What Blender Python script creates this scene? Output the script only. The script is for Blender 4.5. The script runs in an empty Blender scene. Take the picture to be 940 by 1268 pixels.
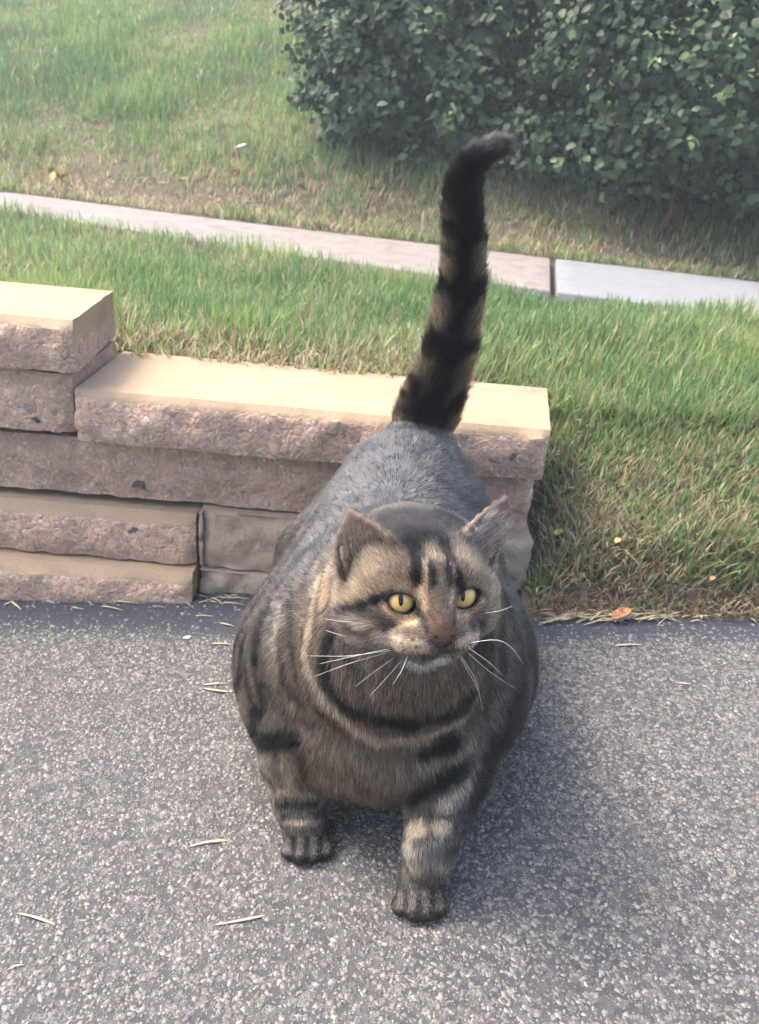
import bpy, math, random
import numpy as np
from mathutils import Matrix, Vector
from mathutils.bvhtree import BVHTree

random.seed(7)
rng = np.random.default_rng(7)
scene = bpy.context.scene
col = scene.collection

# ------------------------------------------------------------------ camera
FPX = 1020.0                       # focal length in pixels of the 940 x 1268 photograph
PITCH, ROLL, CAM_H = math.radians(25.0), math.radians(5.0), 0.62
F = np.array([0.0, math.cos(PITCH), -math.sin(PITCH)])
_U = np.array([0.0, math.sin(PITCH), math.cos(PITCH)])
_R = np.array([1.0, 0.0, 0.0])
CR = math.cos(ROLL) * _R + math.sin(ROLL) * _U
CU = -math.sin(ROLL) * _R + math.cos(ROLL) * _U
CAM = np.array([0.0, 0.0, CAM_H])
cam_data = bpy.data.cameras.new('camera')
cam_data.sensor_fit = 'VERTICAL'
cam_data.sensor_height = 36.0
cam_data.lens = FPX / 1268.0 * 36.0
cam_data.clip_start = 0.02
cam_data.clip_end = 500.0
cam_data.dof.use_dof = True
cam_data.dof.focus_distance = 0.66
cam_data.dof.aperture_fstop = 13.0
cam = bpy.data.objects.new('camera', cam_data)
col.objects.link(cam)
cam.matrix_world = Matrix(((CR[0], CU[0], -F[0], CAM[0]), (CR[1], CU[1], -F[1], CAM[1]),
                           (CR[2], CU[2], -F[2], CAM[2]), (0, 0, 0, 1)))
scene.camera = cam

# ------------------------------------------------------------------ light
SUN_EL, SUN_AZ = math.radians(57.0), math.radians(-80.0)   # azimuth from +Y (away from the camera), negative = left
to_sun = Vector((math.sin(SUN_AZ) * math.cos(SUN_EL), math.cos(SUN_AZ) * math.cos(SUN_EL), math.sin(SUN_EL)))
world = bpy.data.worlds.new('World')
scene.world = world
world.use_nodes = True
wn = world.node_tree.nodes
wl = world.node_tree.links
sky = wn.new('ShaderNodeTexSky')
sky.sky_type = 'NISHITA'
sky.sun_disc = False
sky.sun_elevation = SUN_EL
sky.sun_rotation = SUN_AZ
sky.air_density = 1.0
sky.dust_density = 5.5
sky.ozone_density = 1.0
bg = wn['Background']
bg.inputs['Strength'].default_value = 0.15
wl.new(sky.outputs['Color'], bg.inputs['Color'])
sun_data = bpy.data.lights.new('sun', 'SUN')
sun_data.energy = 1.0
sun_data.angle = math.radians(20.0)
sun_data.color = (1.0, 0.93, 0.83)
sun = bpy.data.objects.new('sun', sun_data)
col.objects.link(sun)
sun.rotation_euler = to_sun.to_track_quat('Z', 'Y').to_euler()
scene.view_settings.view_transform = 'Standard'
scene.view_settings.look = 'None'
scene.view_settings.exposure = 2.18
scene.view_settings.gamma = 1.0
scene.cycles.use_denoising = True
scene.cycles.max_bounces = 8
try:
    scene.cycles_curves.shape = 'RIBBONS'
except Exception:
    pass

# ------------------------------------------------------------------ helpers
def tag(o, label=None, cat=None, group=None, kind=None):
    if label: o['label'] = label
    if cat: o['category'] = cat
    if group: o['group'] = group
    if kind: o['kind'] = kind
    return o

def empty(name, loc=(0, 0, 0), parent=None):
    o = bpy.data.objects.new(name, None)
    o.empty_display_size = 0.05
    o.location = loc
    o.parent = parent
    col.objects.link(o)
    return o

def link(name, me, mat=None, parent=None, smooth=True):
    if mat is not None and not me.materials:
        me.materials.append(mat)
    if smooth:
        me.shade_smooth()
    o = bpy.data.objects.new(name, me)
    o.parent = parent
    col.objects.link(o)
    return o

def np_mesh(name, verts, faces_list, colors=None):
    """verts (n,3); faces_list = arrays (m,k) of equal-sided faces; colors (n,3) -> point attribute 'col'"""
    me = bpy.data.meshes.new(name)
    verts = np.asarray(verts, np.float32)
    me.vertices.add(len(verts))
    me.vertices.foreach_set('co', verts.ravel())
    loops, starts, tot = [], [], 0
    for fa in faces_list:
        fa = np.asarray(fa, np.int32)
        if not len(fa): continue
        k = fa.shape[1]
        loops.append(fa.ravel())
        starts.append(tot + np.arange(len(fa), dtype=np.int32) * k)
        tot += len(fa) * k
    loops = np.concatenate(loops); starts = np.concatenate(starts)
    me.loops.add(len(loops))
    me.loops.foreach_set('vertex_index', loops)
    me.polygons.add(len(starts))
    me.polygons.foreach_set('loop_start', starts)
    me.update(calc_edges=True)
    if colors is not None:
        a = me.color_attributes.new('col', 'FLOAT_COLOR', 'POINT')
        c = np.ones((len(verts), 4), np.float32); c[:, :3] = colors
        a.data.foreach_set('color', c.ravel())
    return me

def _hash(ix, iy, iz, seed):
    h = (ix * 374761393 + iy * 668265263 + iz * 2147483647 + seed * 1274126177) & 0xFFFFFFFF
    h = ((h ^ (h >> 13)) * 1274126177) & 0xFFFFFFFF
    h = h ^ (h >> 16)
    return (h & 0xFFFFFF).astype(np.float64) / 0xFFFFFF

def noise3(p, seed=0):
    p = np.asarray(p, np.float64)
    i = np.floor(p).astype(np.int64); f = p - i; f = f * f * (3 - 2 * f)
    r = 0
    for dx in (0, 1):
        for dy in (0, 1):
            for dz in (0, 1):
                w = (f[..., 0] if dx else 1 - f[..., 0]) * (f[..., 1] if dy else 1 - f[..., 1]) * (f[..., 2] if dz else 1 - f[..., 2])
                r = r + w * _hash(i[..., 0] + dx, i[..., 1] + dy, i[..., 2] + dz, seed)
    return r * 2 - 1

def fbm(p, octaves=4, seed=0, gain=0.5):
    p = np.asarray(p, np.float64); r = 0; a = 1.0
    for k in range(octaves):
        r = r + a * noise3(p * 2 ** k, seed + k * 17); a *= gain
    return r

def noise2(x, y, s, seed=0, octaves=3):
    return fbm(np.stack([np.asarray(x) * s, np.asarray(y) * s, np.zeros_like(x) + 0.37], -1), octaves, seed)

def sstep(a, b, x):
    t = np.clip((x - a) / (b - a), 0, 1); return t * t * (3 - 2 * t)

def ray(px, py): return F + (px - 470) / FPX * CR + (634 - py) / FPX * CU
def at_y(px, py, y):
    r = ray(px, py); return CAM + r * ((y - CAM[1]) / r[1])
def at_z(px, py, z):
    r = ray(px, py); return CAM + r * ((z - CAM[2]) / r[2])
SLOPE = math.tan(ROLL)
def drive_z(x):
    return SLOPE * 1.6 * np.tanh(np.asarray(x) / 1.6)
def at_drive(px, py):
    r = ray(px, py); t = -CAM[2] / (r[2] - SLOPE * r[0]); p = CAM + r * t
    p[2] = drive_z(p[0]); return p
def project(P):
    d = np.asarray(P) - CAM; k = d @ F
    return np.stack([470 + FPX * (d @ CR) / k, 634 - FPX * (d @ CU) / k, k], -1)

class Mat:
    """tiny node-graph helper"""
    def __init__(s, name, rough=0.6, spec=0.4):
        s.m = bpy.data.materials.new(name); s.m.use_nodes = True
        s.n = s.m.node_tree.nodes; s.l = s.m.node_tree.links
        s.b = s.n['Principled BSDF']
        s.b.inputs['Roughness'].default_value = rough
        s.b.inputs['Specular IOR Level'].default_value = spec
    def new(s, t, **kw):
        n = s.n.new(t)
        for k, v in kw.items(): setattr(n, k, v)
        return n
    def set(s, sock, v):
        if hasattr(v, 'is_output') : s.l.new(v, sock)
        elif isinstance(v, (tuple, list)) and len(v) == 3 and sock.type == 'RGBA': sock.default_value = (*v, 1)
        else: sock.default_value = v
    def obj(s): return s.new('ShaderNodeTexCoord').outputs['Object']
    def attr(s, name): return s.new('ShaderNodeAttribute', attribute_name=name).outputs['Color']
    def fac(s, name): return s.new('ShaderNodeAttribute', attribute_name=name).outputs['Fac']
    def noise(s, vec, scale, detail=4, rough=0.55, out='Fac', dist=0.0):
        n = s.new('ShaderNodeTexNoise'); s.l.new(vec, n.inputs['Vector'])
        n.inputs['Scale'].default_value = scale; n.inputs['Detail'].default_value = detail; n.inputs['Roughness'].default_value = rough
        n.inputs['Distortion'].default_value = dist
        return n.outputs[out]
    def voro(s, vec, scale, out='Color', feature='F1', rnd=1.0):
        n = s.new('ShaderNodeTexVoronoi', feature=feature); s.l.new(vec, n.inputs['Vector'])
        n.inputs['Scale'].default_value = scale; n.inputs['Randomness'].default_value = rnd
        return n.outputs[out]
    def ramp(s, fac, stops, interp='LINEAR'):
        n = s.new('ShaderNodeValToRGB'); s.set(n.inputs['Fac'], fac); r = n.color_ramp; r.interpolation = interp
        while len(r.elements) < len(stops): r.elements.new(0.5)
        for e, (p, c) in zip(r.elements, stops):
            e.position = p; e.color = (*c, 1) if isinstance(c, (tuple, list)) else (c, c, c, 1)
        return n.outputs['Color']
    def mix(s, fac, a, b, mode='MIX'):
        n = s.new('ShaderNodeMix', data_type='RGBA', blend_type=mode)
        s.set(n.inputs['Factor'], fac); s.set(n.inputs[6], a); s.set(n.inputs[7], b)
        return n.outputs[2]
    def math(s, op, a, b=0.0):
        n = s.new('ShaderNodeMath', operation=op); s.set(n.inputs[0], a); s.set(n.inputs[1], b); return n.outputs[0]
    def sep(s, v, k):
        n = s.new('ShaderNodeSeparateXYZ'); s.l.new(v, n.inputs[0]); return n.outputs[k]
    def color(s, v): s.set(s.b.inputs['Base Color'], v)
    def bump(s, h, strength=0.3, dist=0.002):
        n = s.new('ShaderNodeBump'); s.set(n.inputs['Height'], h)
        n.inputs['Strength'].default_value = strength; n.inputs['Distance'].default_value = dist
        s.l.new(n.outputs['Normal'], s.b.inputs['Normal'])

# ------------------------------------------------------------------ terrain
NEAR_X = [-6, -1.5, 0.376, 0.85, 6]; NEAR_Y = [4.2, 2.83, 2.102, 1.975, 0.75]
FAR_X = [-6, -1.5, 0.471, 1.10, 6]; FAR_Y = [4.75, 3.265, 2.726, 2.61, 1.40]
def walk_near(x): return np.interp(x, NEAR_X, NEAR_Y)
def walk_far(x): return np.interp(x, FAR_X, FAR_Y)
WALK_Z = 0.284
WALL_END = 0.222
def edge_y(x):      # where the asphalt stops
    return np.where(np.asarray(x) < 0.18, 1.06, 0.99 + 0.006 * np.sin(np.asarray(x) * 23) + 0.004 * np.sin(np.asarray(x) * 61))
def lawn_z(x, y):
    x = np.asarray(x, float); y = np.asarray(y, float)
    n, fy = walk_near(x), walk_far(x)
    base = 0.268 + 0.012 * noise2(x, y, 3.0, 3)
    behind = base - 0.10 * (1 - sstep(1.10, 1.22, y))
    bank = drive_z(x) + 0.006 + (base - drive_z(x) - 0.006) * (0.25 * sstep(0.985, 1.06, y) + 0.75 * (0.55 * np.clip((y - 1.0) / 0.62, 0, 1) + 0.45 * sstep(1.0, 1.5, y)))
    bank = bank - (0.06 * np.exp(-((x - 0.215) / 0.045) ** 2) * sstep(1.0, 1.06, y) * (1 - sstep(1.22, 1.34, y))) - 0.02 * (1 - sstep(0.97, 0.992, y))
    wb = sstep(0.11, 0.20, x); z = behind * (1 - wb) + bank * wb
    under = sstep(-0.03, 0.02, y - n) * (1 - sstep(-0.02, 0.03, y - fy))
    z = z * (1 - under) + 0.245 * under
    d = np.maximum(y - fy, 0)
    hill = 0.285 + 0.36 * np.maximum(d - 0.05, 0) * sstep(0, 0.5, d) + 0.03 * noise2(x, y, 1.4, 9) * sstep(0.1, 0.6, d)
    hill = np.minimum(hill, 0.285 + 0.36 * 7 + 0.02 * (d - 7) + 0.03)
    return np.where(y > fy - 0.01, hill, z)

def grid_mesh(name, xs, ys, zfun, keep=None):
    X, Y = np.meshgrid(xs, ys); Z = zfun(X, Y)
    V = np.stack([X, Y, Z], -1).reshape(-1, 3); nx = len(xs)
    i = np.arange(len(ys) - 1)[:, None] * nx + np.arange(nx - 1)[None, :]
    Q = np.stack([i, i + 1, i + 1 + nx, i + nx], -1).reshape(-1, 4)
    if keep is not None:
        c = V[Q].mean(1); Q = Q[keep(c[:, 0], c[:, 1])]
    return np_mesh(name, V, [Q])

def nonuni(segs):
    out = [np.arange(a, b, s) for a, b, s in segs]; return np.concatenate(out + [[segs[-1][1]]])

# asphalt driveway -------------------------------------------------
m = Mat('asphalt', rough=0.75, spec=0.35)
v = m.obj()
cells = m.voro(v, 170.0)
g = m.sep(cells, 0)
c = m.ramp(g, [(0.0, (0.036, 0.034, 0.032)), (0.45, (0.064, 0.060, 0.056)), (0.75, (0.098, 0.092, 0.085)), (1.0, (0.18, 0.17, 0.155))])
fine = m.noise(v, 700.0, 3)
c = m.mix(m.ramp(fine, [(0.35, 0.0), (0.65, 1.0)]), c, (0.04, 0.042, 0.05))
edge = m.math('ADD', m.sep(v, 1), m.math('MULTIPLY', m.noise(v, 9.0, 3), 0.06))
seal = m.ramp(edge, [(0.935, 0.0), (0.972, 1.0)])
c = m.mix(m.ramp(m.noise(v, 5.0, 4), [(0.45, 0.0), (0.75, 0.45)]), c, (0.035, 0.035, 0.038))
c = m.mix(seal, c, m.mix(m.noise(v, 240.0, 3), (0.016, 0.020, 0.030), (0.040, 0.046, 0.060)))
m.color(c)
m.set(m.b.inputs['Roughness'], m.ramp(seal, [(0, 0.8), (1, 0.55)]))
m.bump(m.math('ADD', m.voro(v, 170.0, 'Distance'), m.noise(v, 500.0, 3)), 0.5, 0.0015)
ASPHALT = m.m
xs = nonuni([(-9, -0.9, 0.15), (-0.9, 0.9, 0.006), (0.9, 9, 0.15)])
ys = nonuni([(-9, 0.3, 0.15), (0.3, 1.075, 0.006)])
def road_z(x, y):
    return drive_z(x) + 0.0006 * noise2(x, y, 120.0, 5, 2) + 0.0012 * noise2(x, y, 14.0, 6, 2)
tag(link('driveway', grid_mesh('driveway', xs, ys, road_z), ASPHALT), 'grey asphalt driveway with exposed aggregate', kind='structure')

# loose-looking stone aggregate, pressed flush into the binder
def chips(n, xr, yr, smin, smax, density_fun=None):
    x = rng.uniform(*xr, n); y = rng.uniform(*yr, n)
    if density_fun is not None:
        k = rng.uniform(0, 1, n) < density_fun(x, y); x, y = x[k], y[k]
    n = len(x); s = smin + (smax - smin) * rng.uniform(0, 1, n) ** 3.0
    K = 5; a = np.arange(K) / K * 2 * np.pi
    ang = a[None] + rng.uniform(-0.5, 0.5, (n, K)) + rng.uniform(0, 6.28, (n, 1))
    rad = s[:, None] * rng.uniform(0.62, 1.1, (n, K)) * 0.5
    asp = rng.uniform(0.55, 1.0, (n, 1)); th = rng.uniform(0, np.pi, (n, 1))
    lx, ly = rad * np.cos(ang), rad * np.sin(ang) * asp
    ox, oy = lx * np.cos(th) - ly * np.sin(th), lx * np.sin(th) + ly * np.cos(th)
    h = np.minimum(s * rng.uniform(0.02, 0.13, n), 0.0008)
    tx, ty = rng.uniform(-0.10, 0.10, (2, n, 1))
    base = road_z(x, y)
    ring0 = np.stack([x[:, None] + ox * 1.12, y[:, None] + oy * 1.12, np.repeat(base[:, None] - 0.0012, K, 1)], -1)
    sc = rng.uniform(0.62, 0.9, (n, 1))
    ring1 = np.stack([x[:, None] + ox * sc, y[:, None] + oy * sc,
                      base[:, None] + h[:, None] + (ox * tx + oy * ty) * sc], -1)
    V = np.concatenate([ring0, ring1], 1).reshape(-1, 3)
    o = (np.arange(n) * 2 * K)[:, None]
    j = np.arange(K); jn = (j + 1) % K
    Q = np.stack([o + j, o + jn, o + K + jn, o + K + j], -1).reshape(-1, 4)
    T = o + K + j[None]
    t = rng.beta(1.6, 2.4, n)
    base_c = np.array([0.066, 0.062, 0.056])[None] * (1 - t[:, None]) + np.array([0.30, 0.28, 0.25])[None] * t[:, None]
    w = rng.uniform(0, 1, n)
    base_c = base_c * np.where(w[:, None] < 0.10, np.array([1.12, 1.0, 0.92]), np.where(w[:, None] > 0.82, np.array([0.92, 0.98, 1.1]), 1.0))
    C = np.repeat(base_c, 2 * K, 0)
    return V, Q, T, C
def chip_density(x, y):
    d = 1 - 0.88 * sstep(0.905, 0.965, y + 0.02 * noise2(x, y, 10, 2))
    return d * (0.82 + 0.22 * noise2(x, y, 16.0, 8) + 0.18 * noise2(x, y, 3.0, 11))
V, Q, T, C = chips(140000, (-0.66, 0.66), (0.34, 1.05), 0.0022, 0.0088, chip_density)
m = Mat('aggregate', rough=0.6, spec=0.45)
m.color(m.mix(m.ramp(m.noise(m.obj(), 420.0, 3), [(0.35, 0.0), (0.75, 1.0)]), m.attr('col'), (0.06, 0.056, 0.052)))
o = link('asphalt_aggregate', np_mesh('asphalt_aggregate', V, [Q, T], C), m.m, smooth=False)
tag(o, 'grey stone chips pressed into the asphalt surface', 'gravel', kind='stuff')
# ------------------------------------------------------------------ lawn ground
m = Mat('soil', rough=0.95, spec=0.1)
v = m.obj()
c = m.mix(m.noise(v, 30.0, 5), (0.055, 0.043, 0.034), (0.15, 0.115, 0.085))
c = m.mix(m.ramp(m.noise(v, 3.0, 3), [(0.55, 0.0), (0.75, 0.6)]), c, (0.05, 0.065, 0.03))
m.color(c); m.bump(m.noise(v, 160.0, 4), 0.8, 0.006)
SOIL = m.m
xs = nonuni([(-40, -3, 1.0), (-3, 0.15, 0.05), (0.15, 0.45, 0.015), (0.45, 3, 0.05), (3, 40, 1.0)])
ys = nonuni([(0.965, 1.4, 0.012), (1.4, 4.2, 0.03), (4.2, 8, 0.1), (8, 60, 1.0)])
tag(link('lawn_ground', grid_mesh('lawn_ground', xs, ys, lawn_z,
    keep=lambda x, y: ((x > 0.215) | (y > 1.075)) ), SOIL), 'brown soil ground of the sloping lawn', kind='structure')

# ------------------------------------------------------------------ sidewalk
def slab(x0, x1, mat, parent, inset=0.0):
    K = 40; xs_ = np.linspace(x0, x1, K)
    M = 10; t = np.linspace(0, 1, M)
    rows = []
    for k in range(K):
        # the joint runs a little askew, from near edge to far edge
        xn = xs_[k]; xf = xs_[k] + 0.095 * np.clip((xs_[k] + 3) / 3.4, 0, 1)
        pn = np.array([xn, walk_near(xn)]); pf = np.array([xf, walk_far(xf)])
        for tt in t:
            p = pn * (1 - tt) + pf * tt
            rows.append((p[0], p[1], WALK_Z + 0.002 * math.sin(p[0] * 3.1)))
    top = np.array(rows); bot = top.copy(); bot[:, 2] -= 0.09
    V = np.concatenate([top, bot]); N = len(top)
    i = np.arange(K - 1)[:, None] * M + np.arange(M - 1)[None]
    Q = [np.stack([i, i + M, i + M + 1, i + 1], -1).reshape(-1, 4)]
    rim = [k * M for k in range(K)] + [(K - 1) * M + j for j in range(1, M)] + [k * M + M - 1 for k in range(K - 2, -1, -1)] + [j for j in range(M - 2, 0, -1)]
    rim = np.array(rim); rn = np.roll(rim, -1)
    Q.append(np.stack([rim + N, rn + N, rn, rim], -1))
    me = np_mesh('slab', V, [np.concatenate(Q)])
    o = link('slab', me, mat, parent, smooth=False)
    bv = o.modifiers.new('bevel', 'BEVEL'); bv.width = 0.006; bv.segments = 2; bv.limit_method = 'ANGLE'
    return o
def concrete(name, a, b, stain):
    m = Mat(name, rough=0.85, spec=0.25); v = m.obj()
    c = m.mix(m.noise(v, 5.0, 5), a, b)
    c = m.mix(m.ramp(m.noise(v, 320.0, 2), [(0.42, 0.0), (0.7, 1.0)]), c, tuple(x * 0.72 for x in a))
    c = m.mix(m.ramp(m.noise(v, 14.0, 6, 0.7), [(0.48, 0.0), (0.68, 0.75)]), c, stain)
    m.color(c); m.bump(m.noise(v, 260.0, 4), 0.5, 0.002); return m.m
walk = empty('sidewalk', (0, 0, 0)); tag(walk, 'concrete sidewalk crossing the lawn', kind='structure')
OLD = concrete('old_concrete', (0.19, 0.168, 0.154), (0.255, 0.23, 0.213), (0.115, 0.095, 0.078))
NEW = concrete('new_concrete', (0.175, 0.183, 0.193), (0.215, 0.223, 0.235), (0.15, 0.15, 0.15))
s1 = slab(-1.55, 0.376, OLD, walk); s1['label'] = 'old beige slab with worn surface'
s0 = slab(-5.9, -1.565, OLD, walk)
s2 = slab(0.392, 2.4, NEW, walk); s2['label'] = 'newer pale blue white slab'

# ------------------------------------------------------------------ retaining wall
m = Mat('split_face_block', rough=0.88, spec=0.25); v = m.obj()
loc = m.new('ShaderNodeObjectInfo')
va = m.new('ShaderNodeVectorMath', operation='ADD'); m.l.new(v, va.inputs[0])
cmb = m.new('ShaderNodeCombineXYZ'); m.l.new(m.math('MULTIPLY', loc.outputs['Random'], 13.0), cmb.inputs[0]); m.l.new(cmb.outputs[0], va.inputs[1])
v = va.outputs[0]
ndis = m.noise(v, 40.0, 3, out='Color')
vd = m.mix(0.03, v, ndis, 'ADD')
cells = m.voro(vd, 135.0); g = m.sep(cells, 0)
agg = m.ramp(g, [(0.0, (0.20, 0.155, 0.135)), (0.25, (0.45, 0.285, 0.195)), (0.5, (0.315, 0.225, 0.18)), (0.75, (0.51, 0.345, 0.235)), (0.95, (0.22, 0.205, 0.20)), (1.0, (0.62, 0.58, 0.53))])
matrix = m.mix(m.noise(v, 22.0, 4), (0.33, 0.21, 0.145), (0.48, 0.33, 0.23))
small = m.voro(vd, 330.0); gs = m.sep(small, 0)
sm = m.ramp(gs, [(0.0, (0.17, 0.14, 0.125)), (0.5, (0.43, 0.285, 0.20)), (0.92, (0.51, 0.375, 0.285)), (1.0, (0.70, 0.69, 0.67))])
c = m.mix(m.ramp(m.sep(cells, 2), [(0.45, 0.0), (0.6, 0.75)]), m.mix(0.6, matrix, sm), agg)
c = m.mix(m.ramp(m.noise(v, 9.0, 4), [(0.42, 0.0), (0.72, 0.6)]), c, (0.22, 0.155, 0.12))
big = m.voro(vd, 38.0); pit = m.math('MULTIPLY', m.ramp(m.sep(big, 0), [(0.93, 0.0), (0.95, 1.0)]), m.ramp(m.voro(vd, 38.0, 'Distance'), [(0.2, 1.0), (0.32, 0.0)]))
c = m.mix(pit, c, (0.075, 0.065, 0.065))
tan = m.mix(m.noise(v, 18.0, 5), (0.285, 0.206, 0.132), (0.325, 0.245, 0.165))
tan = m.mix(m.ramp(m.noise(v, 420.0, 2), [(0.5, 0.0), (0.75, 0.5)]), tan, (0.19, 0.138, 0.09))
tan = m.mix(m.ramp(m.noise(v, 11.0, 6, 0.7), [(0.52, 0.0), (0.74, 0.55)]), tan, (0.185, 0.138, 0.094))
fac = m.math('ADD', m.fac('tan'), m.math('MULTIPLY', m.math('SUBTRACT', m.noise(v, 90.0, 4), 0.5), 0.9))
fac = m.ramp(fac, [(0.45, 0.0), (0.55, 1.0)])
dirt = m.math('MULTIPLY', m.fac('dirt'), m.ramp(m.noise(v, 30.0, 5), [(0.35, 0.0), (0.62, 1.0)]))
m.color(m.mix(dirt, m.mix(fac, c, tan), (0.09, 0.075, 0.06)))
h = m.math('ADD', m.noise(v, 120.0, 5, 0.65), m.math('MULTIPLY', m.voro(vd, 135.0, 'Distance'), -0.5))
m.bump(m.math('MULTIPLY', h, m.ramp(fac, [(0, 1.0), (1, 0.3)])), 0.75, 0.004)
BLOCK = m.m

def block(name, parent, x0, x1, z0, z1, y0, depth, seed, rough=0.0036, chamfer=0.010, slant=0.0, dirt=0.0, label=None, mat=None, tan_top=True, step=0.006):
    """split-face concrete block: smooth tan top, rough broken front; x,z at the front face y0"""
    nu = max(4, int((x1 - x0) / step)); us = np.linspace(0, 1, nu)
    prof = []       # (dy, z, tan, rough, dirt)
    for t in np.linspace(0, 1, 10): prof.append((depth * (1 - t) + chamfer * t, z1, 1.0, 0.0, max(0, 1 - abs(t - 0.1) * 3)))
    if chamfer > 0.002: prof.append((chamfer * 0.4, z1 - chamfer * 0.55, 0.95, 0.25, 0.2))
    nz = max(5, int((z1 - z0 - chamfer) / step))
    for t in np.linspace(0, 1, nz):
        prof.append((0.0 - 0.004 * math.sin(t * math.pi), z1 - chamfer - (z1 - z0 - chamfer) * t, max(0.0, 0.62 - t * 6), 1.0, 0.35 * t * t))
    prof.append((0.012, z0 - 0.0005, 0, 0.5, 0.3)); prof.append((depth, z0, 0, 0, 0))
    prof = np.array(prof); M = len(prof)
    X = (x0 + (x1 - x0) * us)[:, None] + 0 * prof[None, :, 0]
    Y = y0 + prof[None, :, 0] + 0 * us[:, None]
    Z = prof[None, :, 1] + 0 * us[:, None]
    P = np.stack([X, Y, Z], -1)
    q = P * 1.0; q[..., 0] += seed * 3.7
    d = fbm(q * 38, 4, seed) * rough + fbm(q * 11, 2, seed + 5) * rough * 0.8
    dz = fbm(q * 55, 3, seed + 9) * rough * 0.45
    P[..., 1] -= d * prof[None, :, 3]
    P[..., 2] += dz * np.where(prof[None, :, 3] > 0.4, 1, 0.08)
    endw = np.minimum(us, 1 - us) * (x1 - x0)
    P[..., 1] += (0.006 * (1 - sstep(0, 0.012, endw)))[:, None] * prof[None, :, 3]
    P[..., 0] += ((us - 0.5) * 2)[:, None] ** 7 * (-0.0028) * np.abs(fbm(q * 60, 3, seed + 2))
    P[..., 0] += slant * us[:, None] * np.clip(prof[None, :, 0] / depth, 0, 1)
    V = P.reshape(-1, 3)
    i = np.arange(nu - 1)[:, None] * M + np.arange(M)[None]
    j = np.arange(nu - 1)[:, None] * M + (np.arange(M)[None] + 1) % M
    Q = np.stack([i, j, j + M, i + M], -1).reshape(-1, 4)
    capA = np.arange(M)[None, ::-1]; capB = ((nu - 1) * M + np.arange(M))[None]
    me = np_mesh(name, V, [Q, capA, capB])
    a = me.attributes.new('tan', 'FLOAT', 'POINT')
    tv = np.repeat(prof[None, :, 2], nu, 0)
    a.data.foreach_set('value', (tv * (1.0 if tan_top else 0.0)).ravel().astype(np.float32))
    b = me.attributes.new('dirt', 'FLOAT', 'POINT')
    b.data.foreach_set('value', (np.repeat(prof[None, :, 4], nu, 0) * dirt).ravel().astype(np.float32))
    o = link(name, me, mat or BLOCK, parent)
    me.set_sharp_from_angle(angle=math.radians(38))
    if label: o['label'] = label
    return o

wall = empty('retaining_wall', (0, 0, 0))
tag(wall, 'low retaining wall of split-face concrete blocks with tan caps', 'wall')
YC, YR, YD, YE = 1.036, 1.068, 1.043, 1.013
def zy(px, py, y): return float(at_y(px, py, y)[2])
zE = zy(120, 705, YE); zD0 = zE + 0.004
zD = zy(120, 631, YD)
zC0 = zD + 0.012
XL = [-0.415]
cap_front = zy(390, 517, YC)
CAP1 = cap_front + 0.008; CAP0 = CAP1 - 0.070
xcl = float(at_y(92, 520, YC)[0]); xcr = float(at_y(682, 540, YC)[0])
UC1 = CAP1 + 0.092; UC0 = UC1 - 0.067
# lower caps: one long run with hair-thin joints hidden by the cat
block('cap_block', wall, xcl, xcr, CAP0, CAP1, YC, 0.212, 1, dirt=0.25, slant=0.026)
# upper caps
xu = float(at_y(93, 430, YC)[0])
block('cap_block', wall, -0.98, xu, UC0, UC1, YC - 0.004, 0.21, 3, dirt=0.3, slant=-0.017)
block('cap_block', wall, -1.62, -0.983, UC0, UC1, YC - 0.003, 0.21, 4, dirt=0.3)
# course under the upper cap
block('wall_block', wall, -0.86, xcl - 0.003, CAP0 + 0.006, UC0 - 0.005, YC + 0.010, 0.18, 5, chamfer=0.001, dirt=0.5, tan_top=False)
block('wall_block', wall, -1.62, -0.863, CAP0 + 0.006, UC0 - 0.005, YC + 0.012, 0.18, 6, chamfer=0.001, dirt=0.5, tan_top=False)
# long course under the lower cap
xc_end = float(at_y(659, 620, YR)[0])
block('wall_block', wall, -0.75, xc_end, zC0, CAP0 - 0.008, YR, 0.18, 7, chamfer=0.001, dirt=0.6, tan_top=False)
block('wall_block', wall, -1.62, -0.753, zC0, CAP0 - 0.003, YR, 0.18, 8, chamfer=0.001, dirt=0.6, tan_top=False)
# the two stepped courses at the lower left
xd = float(at_y(242, 660, YD)[0])
block('wall_block', wall, -0.92, xd, zD0, zD, YD, 0.16, 9, chamfer=0.014, dirt=0.15)
block('wall_block', wall, -1.62, -0.923, zD0, zD, YD, 0.16, 10, chamfer=0.014, dirt=0.15)
xe = float(at_y(237, 720, YE)[0])
block('wall_block', wall, -0.86, xe, -0.055, zE, YE, 0.16, 11, chamfer=0.014, dirt=0.15)
block('wall_block', wall, -1.62, -0.863, -0.13, zE, YE, 0.16, 12, chamfer=0.014, dirt=0.15)
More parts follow.
